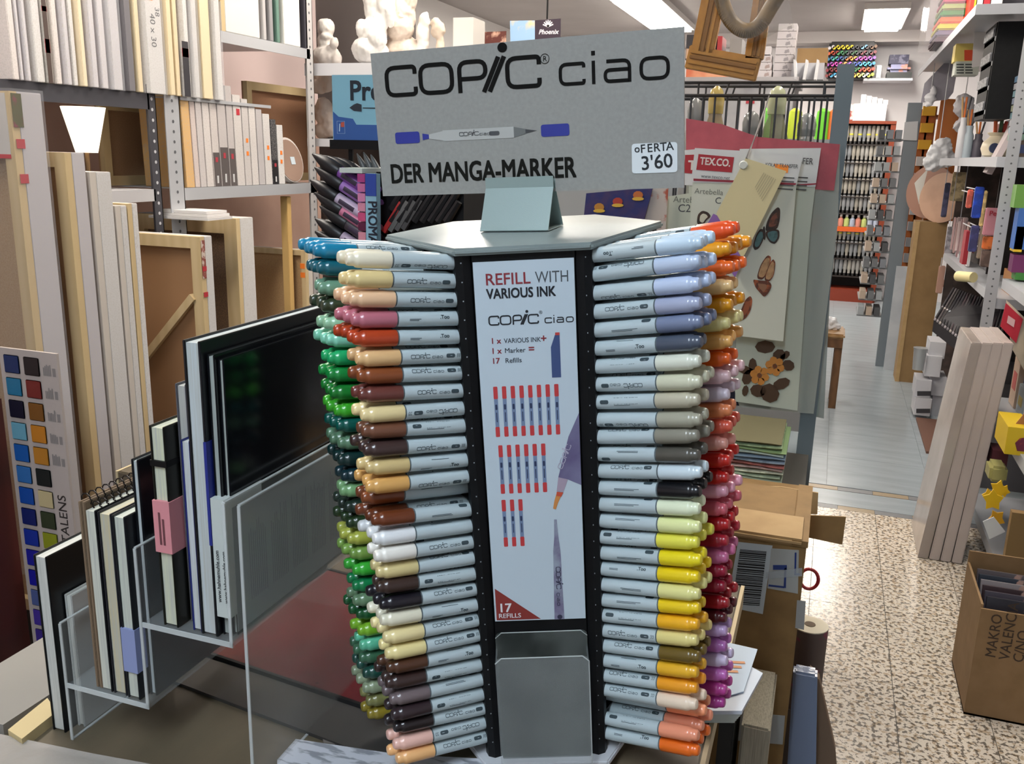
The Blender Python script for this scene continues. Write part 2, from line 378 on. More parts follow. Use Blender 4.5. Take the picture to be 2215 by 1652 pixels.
b.tube([(-.044,.0045,-.374),(-.038,.0045,-.3685),(.038,.0045,-.3685),(.044,.0045,-.374)], .0005, 5); b.build('sheet_edge', ACE, bp, local=True)
# bent sheet-metal sign holder on the plate
HM = DM @ Matrix.Translation((-.002, .124, 0)) @ Matrix.Rotation(-.33, 4, 'Z')
hd = bpy.data.objects.new('sign_holder', None); COL.objects.link(hd); hd.matrix_world = HM
tag(hd, 'bent grey metal sign holder standing on the display top', 'sign holder')
HW = .0345; HST = mat('#93a5a2', .4, .2, bump=(900, .06))
def ribbon(pts, x0, x1, th, name, parent, m):
    b = MB(); n = len(pts); prof = []
    for i, p in enumerate(pts):
        a = V(*pts[max(i-1,0)]); c = V(*pts[min(i+1,n-1)]); d = (c-a).normalized(); prof.append((V(*p), V(-d.y, d.x)*th))
    vs = []
    for x in (x0, x1):
        for p, q in prof: vs += [(x, p.x, p.y), (x, p.x+q.x, p.y+q.y)]
    k = 2*n; fs = []
    for i in range(n-1):
        a = 2*i; fs += [(a, a+2, k+a+2, k+a), (a+1, k+a+1, k+a+3, a+3), (a, a+1, a+3, a+2), (k+a, k+a+2, k+a+3, k+a+1)]
    fs += [(0, k, k+1, 1), (2*n-2, 2*n-1, k+2*n-1, k+2*n-2)]
    b.add(vs, fs); return b.build(name, m, parent, local=True)
ribbon([(-.021, .0008), (.027, .0008)], -HW, HW, .001, 'foot', hd, HST)
ribbon([(-.021, .0012), (.0005, .0395), (.0005, .050)], -HW, HW, .001, 'front_leg', hd, HST)
ribbon([(.027, .0012), (.0065, .0395), (.0065, .047)], -HW, HW, .001, 'rear_leg', hd, HST)
# the sign in the holder
SX, SY, SZ, SYAW, SW, SH = .0032, .128, .0351, -.313, .3055, .1373
SG = DM @ Matrix.Translation((SX, SY, SZ)) @ Matrix.Rotation(SYAW, 4, 'Z')
sg = bpy.data.objects.new('shop_sign', None); COL.objects.link(sg); sg.matrix_world = SG
tag(sg, 'grey cardboard sign with large black marker brand lettering and price sticker', 'sign')
b = MB(); b.box(-SW/2, SW/2, 0, .003, 0, SH); b.build('board', mat('#9a9a95', .6, noise=(260, '#90908b', .3, .75)), sg, local=True)
SF = frame((-SW/2, 0, 0), (1,0,0), (0,0,1))
kx, ky = SW/677.0, SH/328.0               # sign pixels to metres (677 x 328 flattened)
def sgp(shapes, m, name='lettering', lift=.0004):
    f = FL(SF, lift)
    for sh, x, y, rot, k in shapes:
        if name in ('marker_print', 'cap_print', 'nib_print'): sh = ([(.0195/k*U + (a-.0195/k*U)*1.06 if k == U else a*1.06, c, 0) for a, c, _ in sh[0]], sh[1]); x = x*1.05
        f.put(sh, x, y, rot, k)
    return f.build(name, m, sg, local=True)
U = SW/.3045
SINK = mat('#0f0e0c', .7, spec=.15)
sgp([(sh, .0132*U, .0945*U, 0, .0295*U) for sh in copic(.135, 1.085)], SINK)
sgp([(sh, .1900*U, .0945*U, 0, .0300*U) for sh in ciao(.105)], SINK)
ring = stroke([(math.cos(2*PI*k/24), math.sin(2*PI*k/24)) for k in range(24)], .14, 0, True)
sgp([(ring, .1775*U, .1195*U, 0, .0042*U), (text('R', .0068*U, 0, 'CENTER'), .1775*U, .1172*U, 0, 1)], SINK)
sgp([(text('DER MANGA-MARKER', .0262*U, .020, sx=.745), .0105*U, .0128*U, 0, 1)], mat('#161612', .7, spec=.15))
BLUE = mat('#2b348f', .5)
sgp([(rrect(.0195, .0445, .0505, .0615, .0025), 0, 0, 0, U)], BLUE, 'cap_print')
sgp([(rrect(.1625, .1885, .0505, .0615, .0025), 0, 0, 0, U)], BLUE, 'cap_print')
sgp([(poly((.0475,.0530),(.0540,.0540),(.0540,.0580),(.0475,.0592)), 0, 0, 0, U)], BLUE, 'nib_print')
sgp([(poly((.0540,.0540),(.0680,.0515),(.0680,.0605),(.0540,.0580)), 0, 0, 0, U), (rect(.068, .137, .0510, .0612), 0, 0, 0, U)], mat('#b3b4b0', .5), 'marker_print')
sgp([(poly((.137,.0513),(.1480,.0540),(.1480,.0585),(.137,.0610)), 0, 0, 0, U)], mat('#6d706e', .5), 'marker_print')
sgp([(poly((.1480,.0545),(.1590,.0565),(.1480,.0583)), 0, 0, 0, U)], mat('#3c3e40', .5), 'nib_print')
sgp([(rrect(.1135,.1235,.0540,.0580,.0018), 0, 0, 0, U)] + [(sh, .0840*U, .0548*U, 0, .0038*U) for sh in copic(.16)] + [(sh, .1040*U, .0548*U, 0, .0030*U) for sh in ciao(.15)], mat('#4c4e50', .5), 'marker_print', .0007)
b = MB(SF); st = rrect(.2570*U, .2985*U, .0140*U, .0405*U, .003); b.prism([(p[0], p[1]) for p in st[0]], .0003, .0006)
sk = b.build('price_sticker', mat('#dfe6e8', .5), sg, local=True)
f = FL(SF, .0008)
hw = .0011*U
for x, ch in ((.2565, 'o'), (.2620, 'F'), (.2682, 'E'), (.2740, 'R'), (.2800, 'T'), (.2855, 'A')): x += .0030; f.put(text(ch, (.0105 if ch != 'o' else .0095)*U, .010), x*U, (.0318 if ch != 'o' else .0326)*U + (x-.257)*.05*U, .05)
f.put(text("3'60", .0175*U, .010), .2655*U, .0168*U, .07); f.build('lettering', mat('#1c2226', .6), sk, local=True)

# ---------------------------------------------------------------- markers
MR = .0068
def lathe_part(prof, name, m, n=14):
    return MB().lathe(prof, n).build(name, m, None, local=True, smooth=True)
BARREL = mat('#b9c8cc', .28, coat=.2); COLLAR = mat('#5c686c', .4); PRT = mat('#39484e', .5); PRL = mat('#6f7f86', .5)
def mesh_of(mb, m, smooth=False):
    o = mb.build('tmp', m, None, local=True, smooth=smooth); me = o.data; bpy.data.objects.remove(o); return me
barrel_me = mesh_of(MB().lathe([(.0050,-.046),(.0064,-.044),(.0064,-.002),(.0066,.0),(MR,.012),(MR,.0575)], 14), BARREL, True)
collar_me = mesh_of(MB().lathe([(.0066,.0572),(.0066,.0592)], 14), COLLAR, True)
cap_prof = [(.0071,.0590),(.0073,.0600),(.0072,.0870),(.0067,.0893),(.0058,.0902),(.0056,.0925),(.0053,.0950),(.0042,.0966),(.0018,.0972)]
def wrap(shapes, flip):                  # flat print (s along the barrel, t around it) wrapped on the barrel
    vs, fs = [], []
    for sh, x, y, k in shapes:
        n0 = len(vs)
        for a, c, _ in sh[0]:
            s_, t_ = x + a*k, y + c*k
            if flip: z = .056 - s_; ang = t_/MR
            else: z = .003 + s_; ang = -t_/MR
            rr = MR + .00012; vs.append((rr*math.cos(ang), rr*math.sin(ang), z))
        fs += [tuple(i+n0 for i in f) for f in sh[1]]
    return vs, fs
def oval(x, y, w=.0085, h=.0036): return [(rrect(x, x+w, y-h/2, y+h/2, h*.48, 4), 0, 0, 1)]
def ticks(x, y): return [(rect(x+i*.0009, x+i*.0009+.0004, y-.0016+(i%2)*.0006, y+.0018), 0, 0, 1) for i in range(4)]
def lines(x, y, n, L): return [(rect(x, x+L*random.uniform(.7,1), y-i*.0011, y-i*.0011+.0005), 0, 0, 1) for i in range(n)]
def bars(x, y, L, h):
    o = []; p = x
    while p < x+L: w = random.choice((.0003,.0006,.0009)); o.append((rect(p, p+w, y-h/2, y+h/2), 0, 0, 1)); p += w + random.choice((.0004,.0005,.0009))
    return o
PRINTS = {}
for flip in (0, 1):
    L = []
    a = [(sh, .006, -.0017, .0036) for sh in copic(.14)] + [(sh, .0260, -.0017, .0030) for sh in ciao(.13)] + oval(.0395, 0) + ticks(.0500, 0)
    c2 = oval(.003, -.0008) + bars(.0165, 0, .008, .0062) + bars(.027, 0, .0125, .0062) + lines(.0165, -.0042, 1, .02)
    c3 = [(text('.Too', .0046, .03), .036, -.0016, 1)] + lines(.008, -.002, 2, .012) + lines(.018, .0058, 1, .02)
    c4 = lines(.014, 0, 2, .026) + oval(.042, .007)
    c5 = [(sh, .010, -.0017, .0036) for sh in copic(.14)] + [(sh, .031, -.0017, .0030) for sh in ciao(.13)] + oval(.0425, 0, .0075)
    for sp in (a, c2, c3, c4, c5, a, c2, c5):
        vs, fs = wrap(sp, flip); me = bpy.data.meshes.new('print'); me.from_pydata(vs, [], fs); me.materials.append(PRT); L.append(me)
    PRINTS[flip] = L
CAPM = {}
def cap_mesh(h):
    if h not in CAPM: CAPM[h] = mesh_of(MB().lathe(cap_prof, 14), mat(h, .3, coat=.25), True)
    return CAPM[h]
def jig(h, a=.05):
    c = [int(h[i:i+2], 16) for i in (1, 3, 5)]; k = 1 + random.choice((-1, 0, 1))*a
    return '#' + ''.join('%02x' % max(0, min(255, int(v*k))) for v in c)
LF = '''f2e9cf ivory;e6cf93 sand;efc49b peach;b96c7b rose;b5421f rust red;e6bb84 tan;8a4a27 chestnut;6c3a33 maroon brown;ecd79e pale straw;754b37 cocoa;
42302d dark brown;d6bd83 wheat;dda961 golden tan;7a4020 sienna;6f381d red brown;eceff0 white;f2eee4 chalk white;d9c88e pale mustard;3e2d27 dark umber;1d1a22 brown black;
ebe6cd cream;eddca2 pale yellow;ecdc9c butter;533423 walnut;3b2a27 espresso;75686a taupe;33262a plum brown;221a1c black brown;f0bfb0 pale pink;f3bb7e apricot'''
LR = '''1282a8 turquoise;14606f dark teal;6f9a80 sage;333f2a dark olive;9ecfa9 pale mint;8bd8bb mint;25b06a emerald;178a3e green;1a7d2f leaf green;3fae2c bright green;
0c5a50 deep teal green;5f8568 grey green;12302f bottle green;123038 dark petrol;7fae78 soft green;1e2f26 dark forest;25391f dark moss;b2b94e yellow green;7ba04b olive green;3fb63c vivid green;
12804a jade;6c8c6b grey sage;16552c forest green;7fb92f lime;62c19c aqua mint;3d6a4e fern;1d4a40 dark spruce;8f9d7f pale grey green;7a7a4a khaki;8a7a26 olive'''
RF = '''c3d9ea ice blue;c0cfe6 pale lavender blue;bccbe6 powder blue;a6aec8 grey lavender;76829f slate blue;4d5666 dark slate;dfe3d2 pale grey cream;cfcfb4 ivory grey;bfb9a2 warm light grey;a9a794 stone;
8f8c7e warm grey;55524a dark warm grey;cfdfe6 frost white;0d0d12 black;e9f2d0 pale mint cream;e8eda8 pale lemon;e9e352 lemon;f0dc1f yellow;f2d316 bright yellow;e6e294 soft yellow;
f4d01c sunflower;f5b41e amber;e6d78a straw yellow;6d5821 bronze;f0b62a marigold;f3a223 orange amber;f2ddc4 pale peach;ef9a70 salmon;f29a78 light salmon;f0701c orange'''
RR = '''f0551f orange red;f0a526 amber;ee6a25 tangerine;efc88a pale sand;e39a18 ochre;eadf98 pale yellow;f0b565 light apricot;f0661c bright orange;e9c4c8 blush;ddd0dc pale lilac;
e88a58 salmon orange;e2604a coral;e9a596 pale coral;c9281f red;c01f1c strong red;eaa8bc pink;dd6878 rose pink;b91d24 cherry red;b02436 crimson;cf6f9c orchid pink;
a5173a dark crimson;9a1431 deep crimson;a31222 ruby;55101c burgundy;c9a8d8 pale mauve;b06ab0 mauve;d8c9e6 whitish lilac;cf72c4 orchid;c2459c magenta;b9439c purple magenta'''
def table(t): return [x.strip().split(' ', 1) for x in t.replace('\n', '').split(';')]
SLOTS = {(-1, 0): table(LF), (-1, 1): table(LR), (1, 0): table(RF), (1, 1): table(RR)}
ORD = ['nearest', 'second', 'third', 'fourth']
NMK = 0
for (s, slot), rows in SLOTS.items():
    v0, t, n = FACES[s]
    for r, (h, cname) in enumerate(rows):
        cnt = random.choice((2, 3, 2, 2, 3)) if slot == 0 else random.choice((3, 2, 3, 2, 3))
        if slot == 1 and s == 1 and r > 25: cnt = 2
        ks = list(range(cnt))
        if (s, slot, r) in ((-1, 0, 13), (1, 0, 27)): ks = [1, 2]
        if (s, slot, r) == (-1, 0, 4): ks = [0, 1, 2, 3]
        if (s, slot, r) in ((-1, 1, 0), (1, 1, 1)): ks = [0, 1, 2, 3]
        for q, k in enumerate(ks):
            e = .0150 + .0168*k + (.0792 if slot else 0)
            base = v0 + t*e - n*.0060 + V(0, 0, R0 - r*PITCH)
            inc = INC + random.uniform(-.012, .012) - (.006*k if slot == 0 else 0); sw = random.uniform(-.02, .02)
            zax = (n*math.cos(inc) + V(0,0,1)*math.sin(inc) + t*sw).normalized()
            camd = (DM.inverted() @ EYE - base); camd = (camd - zax*camd.dot(zax)).normalized()
            yax = zax.cross(camd); m3 = Matrix((camd, yax, zax)).transposed().to_4x4()
            m3.translation = base + zax*random.uniform(-.0022, .0016)
            m3 = DM @ m3 @ Matrix.Rotation(random.gauss(0, .42), 4, 'Z')
            side = 'left' if s < 0 else 'right'
            o = bpy.data.objects.new('marker', None); COL.objects.link(o); o.matrix_world = m3; o.empty_display_size = .01
            tag(o, '%s capped marker, %s in the %s slot of row %d, %s side' % (cname, ORD[q], 'front' if slot == 0 else 'rear', r+1, side), 'marker', 'markers in the display stand')
            fl = (1 if s < 0 else 0) if random.random() < .8 else (0 if s < 0 else 1)
            hh = '#' + h if k == 0 else jig('#' + h)
            for nm, me in (('barrel', barrel_me), ('collar', collar_me), ('cap', cap_mesh(hh)), ('print', random.choice(PRINTS[fl]))):
                if nm == 'print' and k > 1: continue
                c = bpy.data.objects.new(nm, me); COL.objects.link(c); c.parent = o
            NMK += 1
print('markers', NMK)
# ---------------------------------------------------------------- table
TT = TABLE
def table_(label, x0, x1, y0, y1):
    t = thing('sales_table', label, 'table', ((x0+x1)/2, (y0+y1)/2, 0), 'shop tables')
    MB().box(x0, x1, y0, y1, TT-.030, TT).build('tabletop', TW, t, bevel=.002)
    for e in ((x0-.005, x0), (x1, x1+.005)): MB().box(e[0], e[1], y0, y1, TT-.032, TT).build('edge_band', mat('#c6b590', .5), t)
    for x in (x0+.05, x1-.05):
        for y in (y0+.05, y1-.05): MB().box(x-.03, x+.03, y-.03, y+.03, 0, TT-.03).build('leg', mat('#4b4238', .5), t)
    return t
TW = mat('#6b5f4c', .4, noise=(5, '#585040', .3, .7), stretch=(3, 1, 1), bump=(90, .05))
table_('brown table carrying the marker stand and the notebooks', -.86, -.07, .50, 1.24)
table_('second brown table behind, under the pointed marker rack', -1.22, -.46, 1.27, 1.72)
# ---------------------------------------------------------------- things on the table, left: acrylic rack and notebooks
def quad_y(pxs, Y, th, mb=None):         # outline in pixels on the plane y = Y, extruded th to the back
    b = mb or MB(); P = [aty(x, y, Y) for x, y in pxs]; n = len(P)
    b.add(P + [p + V(0, th, 0) for p in P], [tuple(range(n)), tuple(range(2*n-1, n-1, -1))] + [(i, n+i, n+(i+1) % n, (i+1) % n) for i in range(n)])
    return b
def ysheet(name, pxs, Y, th, m, parent=None, **k): return quad_y(pxs, Y, th).build(name, m, parent, **k)
def ybox(px0, py0, px1, py1, Y, dep, mb=None):   # box whose front (facing the viewer's side, plane y = Y) spans the pixel rectangle
    a = aty(px0, (py0+py1)/2, Y); c = aty(px1, (py0+py1)/2, Y); t = aty((px0+px1)/2, py0, Y); d = aty((px0+px1)/2, py1, Y)
    b = mb or MB(); b.box(a.x, c.x, Y, Y+dep, d.z, t.z); return b
def xbox(px0, py0, px1, py1, X, dep, mb=None, z0=None, z1=None):
    a = atx(px0, (py0+py1)/2, X); c = atx(px1, (py0+py1)/2, X); t = atx((px0+px1)/2, py0, X); d = atx((px0+px1)/2, py1, X)
    b = mb or MB(); b.box(X-dep, X, a.y, c.y, d.z if z0 is None else z0, t.z if z1 is None else z1); return b
YF = .62
rk = thing('acrylic_rack', 'clear acrylic stepped rack holding the upright notebooks', 'rack', (-.57, .79, TT))
def acr(name, x0, x1, y0, y1, z0, z1, edges):
    o = MB().box(x0, x1, y0, y1, z0, z1).build(name, ACR, rk)
    for k, e in enumerate(edges): MB().box(*e).build('edge', ACE, o)
    return o
E_ = .0012
acr('outer_wall', -.466, -.463, YF, .955, TT, 1.145, [(-.466, -.463, YF-E_, YF, TT, 1.145), (-.466, -.463, YF, .955, 1.145, 1.1462), (-.466, -.463, YF, .955, TT, TT+.0012)])
acr('inner_wall', -.482, -.479, YF, .955, 1.0045, 1.145, [(-.482, -.479, YF-E_, YF, 1.0045, 1.145), (-.482, -.479, YF, .955, 1.145, 1.1462)])
acr('upper_shelf', -.581, -.482, YF, .955, 1.0045, 1.0075, [(-.581, -.479, YF-E_, YF, 1.0035, 1.0085)])
acr('middle_wall', -.5845, -.5815, YF, .955, .915, 1.084, [(-.5845, -.5815, YF-E_, YF, .915, 1.084), (-.5845, -.5815, YF, .955, 1.084, 1.0852)])
acr('lower_shelf', -.683, -.5845, YF, .955, .915, .918, [(-.683, -.5815, YF-E_, YF, .914, .919)])
acr('left_wall', -.686, -.683, YF, .955, TT, .985, [(-.686, -.683, YF-E_, YF, TT, .985), (-.686, -.683, YF, .955, .985, .9862), (-.686, -.683, YF, .955, TT, TT+.0012)])
acr('back_wall', -.686, -.463, .955, .958, TT, 1.145, [])
# notebooks: page block between two covers, fore-edge facing the viewer
PGW, PGC = '#cfd6d4', '#d8d6b4'
def notebook(label, x0, x1, y0, dep, z0, z1, cover='#14161b', page=PGW, ct=.0022, group='notebooks in the acrylic rack', rough=.35, covers=(1, 1)):
    t = thing('notebook', label, 'notebook', ((x0+x1)/2, y0+dep/2, z0), group)
    cm = mat(cover, rough, noise=(25, cover, .4, .6))
    if covers[0]: MB().box(x0, x0+ct, y0, y0+dep, z0, z1).build('cover', cm, t, bevel=.0006)
    if covers[1]: MB().box(x1-ct, x1, y0, y0+dep, z0, z1).build('cover', cm, t, bevel=.0006)
    a, c = (x0+ct if covers[0] else x0), (x1-ct if covers[1] else x1)
    MB().box(a, c, y0+.0015, y0+dep-.004, z0+.002, z1-.002).build('page_block', mat(page, .7, noise=(700, '#b4b7b0', .3, .7), stretch=(1, .02, .02)), t)
    return t
def fx(px, py, Y=YF): return aty(px, py, Y).x
def fz(py, px, Y=YF): return aty(px, py, Y).z
ZM, ZR = .9182, 1.0077
n1 = notebook('kraft covered spiral sketchbook, leftmost on the lower acrylic step', -.6525, -.6445, YF+.006, .19, ZM, 1.118, '#7a6650', '#5c4c3c', .0035, rough=.8)
def spiral(nb, x0, x1, ya, yb, z, r=.006, n=None):
    n = n or int((yb-ya)/.0085)
    for k in range(n):
        y = ya + k*(yb-ya)/n; b = MB()
        b.tube([((x0+x1)/2 + r*math.cos(a), y + .0012*j/6, z + r*math.sin(a)) for j, a in enumerate([i*2*PI/9 for i in range(10)])], .0007, 5)
        b.build('binding_ring', mat('#241f1d', .35, .6), nb)
spiral(n1, -.6525, -.6445, YF+.012, YF+.19, 1.1185)
n2 = notebook('white paged spiral pad with black cover beside the kraft sketchbook', -.6430, -.6300, YF+.004, .18, ZM, 1.1125, '#16171b', '#d6d8c8', covers=(0, 1))
spiral(n2, -.643, -.630, YF+.012, YF+.18, 1.1135, .005)
n3 = notebook('cream paged notebook with dark cover, middle of the lower step', -.6285, -.6120, YF+.004, .17, ZM, 1.112, '#23242b', '#c9bc92')
n4 = notebook('black notebook with rounded white pages and pale lilac paper band', -.6105, -.5950, YF+.003, .17, ZM, 1.112, '#1a1d22', '#cdd3c4')
MB().box(-.6112, -.5945, YF+.0022, YF+.12, .948, .995).build('paper_band', mat('#8c98c4', .5), n4)
n5 = notebook('tall black book with blue-white pages leaning by the middle acrylic wall', -.5935, -.5850, YF+.015, .16, ZM, 1.166, '#0f1218', '#b9c5cc')
# upper step
n6 = notebook('dark navy hardback behind the pink banded notebook', -.5790, -.5610, YF+.09, .16, ZR, 1.268, '#10131d', '#8e9ab0')
n7 = notebook('cream paged elastic notebook with pink paper band', -.5600, -.5430, YF+.004, .13, ZR, 1.206, '#15160f', '#d5d8b6')
MB().box(-.5606, -.5424, YF+.003, YF+.135, 1.168, 1.1735).build('elastic', BLACK, n7)
pb = MB().box(-.5608, -.5422, YF+.0022, YF+.136, 1.084, 1.135).build('paper_band', mat('#d98f95', .5), n7); tag(pb, 'pink paper band')
f = FL(frame((-.556, YF+.0021, 1.092), (0,0,1), (-1,0,0)))
for k in range(2): f.put(rect(0, .032-k*.006, -k*.004-.0022, -k*.004), 0, -.001)
f.build('fine_print', mat('#6d3f44', .6), pb)
n8 = notebook('silver foil wrapped pad between two upright notebooks', -.5415, -.5290, YF+.02, .14, ZR, 1.243, '#5a5a60', '#a8a6a4', rough=.15)
n9 = notebook('slim white pad with blue sleeve beside the tallest sketchbook', -.5280, -.5180, YF+.006, .14, ZR, 1.196, '#27307a', '#cfd6dc', .0014)
n10 = notebook('tallest black sketchbook with broad white page edge', -.5170, -.4985, YF+.004, .22, ZR, 1.288, '#14161a', '#c2ccd0', .0028)
MB().box(-.5010, -.4980, YF+.0032, YF+.21, 1.10, 1.198).build('blue_label', mat('#232f86', .4), n10)
n11 = notebook('wrapped black sketchbook, second from the outer acrylic wall', -.4972, -.4895, YF+.010, .22, ZR, 1.276, '#16181c', '#8f9a98', .0016, rough=.2)
n12 = notebook('wrapped black sketchbook nearest the outer acrylic wall with text sheet', -.4892, -.4834, YF+.014, .24, ZR, 1.272, '#14161b', '#97a09c', .0016, rough=.16)
sh = MB().box(-.4834, -.4828, YF+.014, YF+.25, ZR+.004, 1.135).build('text_sheet', mat('#868d90', .5), n12); tag(sh, 'grey sheet of printed text')
f = FL(frame((-.4828, YF+.03, 1.03), (0, 0, 1), (0, -1, 0)), .0003)
for c in range(5):
    for k in range(9): f.put(rect(.004, .085*random.uniform(.75, 1), -.0009, 0), 0, -.006 - c*.036 - k*.0032)
f.build('fine_print', mat('#4d5560', .6), sh)
for nb, x0, x1 in ((n11, -.4974, -.4893), (n12, -.4893, -.4830)):
    lb = MB().box(x0, x1, YF+.0035, YF+.06, 1.03, 1.146).build('spine_label', mat('#c4ccc8', .5), nb)
    f = FL(frame(((x0+x1)/2+.0018, YF+.0035, 1.045), (0, 0, 1), (-1, 0, 0)), .0003); f.put(text('www.hahnemuhle.com', .0056, .01)); f.build('lettering', mat('#2c3236', .6), lb)
# left of the rack, standing on the table
notebook('thin dark green notebook standing left of the acrylic rack', -.7310, -.7210, .655, .15, TT, 1.030, '#10161a', '#7d8c88', group='notebooks left of the rack')
notebook('black notebook with white pages standing on the table left of the rack', -.7160, -.6990, .625, .15, TT, 1.052, '#0e1013', '#d2d2cc', group='notebooks left of the rack')
notebook('low white pad squeezed against the acrylic rack', -.6975, -.6880, .640, .14, TT, 1.005, '#b9bbb8', '#d4d4cc', group='notebooks left of the rack')
# flat things on the table
def flat(name, label, cat, pts, z, th, m, **k):
    b = MB(); n = len(pts); P = [V(p[0], p[1], z) for p in pts]; b.add(P + [p+V(0,0,th) for p in P], [tuple(range(n-1,-1,-1)), tuple(range(n,2*n))] + [(i,(i+1)%n,n+(i+1)%n,n+i) for i in range(n)])
    return b.build(name, m, label=label, cat=cat, **k)
def zq(pxs, z): return [tuple(atz(x, y, z).xy) for x, y in pxs]
o = flat('portfolio', 'dark red glossy portfolio lying flat behind the notebook rack', 'portfolio', [(-.66,.80),(-.40,.77),(-.37,1.02),(-.64,1.05)], TT, .006, mat('#7d1a22', .25, noise=(4, '#4a0d13', .35, .7)))
b = MB(); z = TT+.006
for a, c in zip([(-.66,.80),(-.40,.77),(-.37,1.02),(-.64,1.05)], [(-.40,.77),(-.37,1.02),(-.64,1.05),(-.66,.80)]): b.cyl((*a, z-.002), (*c, z-.002), .004, n=6)
b.build('black_edge', BLACK, o)
flat('folder', 'grey-black folder under the red portfolio edge', 'folder', [(-.70,.745),(-.36,.70),(-.345,.765),(-.67,.795)], TT, .004, mat('#3a3836', .3))
mg = flat('magazine', 'pale marbled magazine at the front edge of the table', 'magazine', zq([(600,1652),(640,1607),(860,1640),(1090,1652),(1100,1700),(600,1720)], TT), TT, .005, mat('#c9ccd3', .3, noise=(30, '#8f939b', .52, .6), stretch=(1, 4, 1)))
flat('leaflet', 'small dark leaflet with red corner lying beside the marker stand', 'leaflet', zq([(690,1560),(820,1570),(850,1620),(700,1610)], TT), TT, .002, mat('#77706a', .25, noise=(12, '#a03a34', .62, .68)))
flat('grey_board', 'light grey board on the far left edge of the table', 'board', [(-.855,.60),(-.755,.60),(-.75,.80),(-.855,.82)], TT, .012, mat('#8b8780', .7))
flat('wood_batten', 'pale wooden batten lying along the table left edge', 'batten', zq([(20,1600),(105,1530),(125,1560),(50,1620)], TT), TT, .012, mat('#c5b284', .6))
flat('clear_wrap', 'crumpled clear plastic along the near table edge', 'wrap', zq([(-60,1585),(200,1640),(420,1680),(400,1740),(-60,1700)], TT), TT, .006, mat('#c9c4bd', .15, alpha=.55, bump=(60, 1.0)))

# ---------------------------------------------------------------- left shelving
XS = -1.92
DK = mat('#4b4a50', .45, .4); GRS = mat('#b6b8bc', .4, .3)
def holes(post, x, yc, z0, z1, m, n=1):
    b = MB()
    z = z0
    while z < z1:
        b.M = frame((x, yc, z), (0, 1, 0), (0, 0, 1)); v, fcs = disc(0, 0, .005, 8); b.add([(p[0], p[1], .0006) for p in v], fcs); z += .030
    return b.build('perforations', m, post, kind='stuff')
def post(label, px, ym, w, z0, z1, m, hm, X=XS):
    y = atx(px, ym, X).y
    t = thing('shelf_post', label, 'post', (X, y, z0), 'perforated shelf posts')
    MB().box(X-.003, X, y-w/2, y+w/2, z0, z1).box(X-.035, X, y+w/2-.003, y+w/2, z0, z1).build('angle_bar', m, t)
    holes(t, X, y, z0+.02, z1, hm); return y
ya = post('dark grey perforated post ending the near canvas shelf', 337, 350, .034, 0, 1.62, DK, mat('#b9b9bd', .5))
yb = post('pale grey perforated post right beside the dark one', 380, 350, .066, 0, 1.66, GRS, mat('#55565a', .5))
yc = post('pale perforated post beside the pointed black marker caps', 676, 300, .045, 0, 2.6, mat('#c6c3c2', .45, .2), mat('#55565a', .5))
def shelf(label, y0, y1, ztop, h, m, X=XS, dep=.5, cat='shelf'):
    t = thing('shelf_board', label, cat, (X-dep/2, (y0+y1)/2, ztop-h), 'left wall shelves')
    MB().box(X-dep, X-.003, y0, y1, ztop-.004, ztop).build('deck', m, t); MB().box(X-.004, X, y0, y1, ztop-h, ztop).build('front_lip', m, t); return t
ZA = atx(160, 186, XS).z
shelf('dark steel shelf under the row of upright canvases', .7, ya-.01, ZA, .045, DK)
ZA2 = ZA
shelf('pale shelf edge continuing under the wrapped canvases', yb+.04, yb+.52, ZA, .010, GRS, dep=.45)
ZU = atx(600, 92, XS).z
shelf('upper pale steel shelf with wrapped canvases at the right end', atx(478, 80, XS).y, yc, ZU, .035, GRS)
ZC = atx(540, 401, XS).z
shelf('middle pale steel shelf carrying the small canvases', yb+.03, yc+.02, ZC, .038, GRS)
shelf('middle shelf seen behind the tall canvases', 1.2, ya-.01, ZC, .035, mat('#b0aeb0', .5))
shelf('lowest shelf of the canvas unit', 1.2, yc+.02, .28, .04, GRS)
MB().box(-2.50, -2.46, 1.0, 4.2, .3, 1.60).build('back_panel', mat('#c9a594', .7, noise=(6, '#bd9886', .3, .7)), label='pinkish board closing the back of the canvas shelves', cat='panel')
# canvases: wrapped cloth over a wooden stretcher
CLO = {k: mat(k, .75, noise=(250, '#bdb8b2', .45, .8)) for k in ('#d2cac6', '#c3bfc3', '#cfccca', '#d3cfc8', '#c9c6c4', '#b9b4b8')}
PINE = mat('#cdb68c', .6, wood=('#c5ad82', 9.0), stretch=(1, 1, .3))
def canvas(label, X, y0, y1, z0, z1, wid, edge='#cfccca', back='#a5805c', bar=.035, brace=False, group='stretched canvases', nobars=False, pale=False):
    t = thing('canvas', label, 'canvas', (X-wid/2, (y0+y1)/2, z0), group)
    d = y1-y0; yb_ = y0 + min(d*.45, .02)
    MB().box(X-wid, X, yb_, y1, z0, z1).build('cloth', CLO.get(edge) or mat(edge, .7), t, bevel=.0015)
    if nobars: return t
    MB().box(X-wid+bar, X-bar, yb_-.001, yb_, z0+bar, z1-bar).build('back_sheet', mat(back, .8, noise=(300, '#97724f', .2, .95)), t)
    pm = PINE if not pale else mat('#c3bab0', .7)
    for bx in ((X-wid, X-wid+bar, z0, z1), (X-bar, X-.001, z0, z1), (X-wid+bar, X-bar, z0, z0+bar), (X-wid+bar, X-bar, z1-bar, z1)):
        MB().box(bx[0], bx[1], y0, yb_, bx[2], bx[3]).build('stretcher_bar', pm, t)
    if brace:
        m = MB(frame((X-bar, y0+.004, z1-bar-.14), (-1, 0, -1.05), (0, -1, 0))); m.box(0, wid*1.2, -.004, .012, -.011, .011); m.build('brace', PINE, t)
    return t
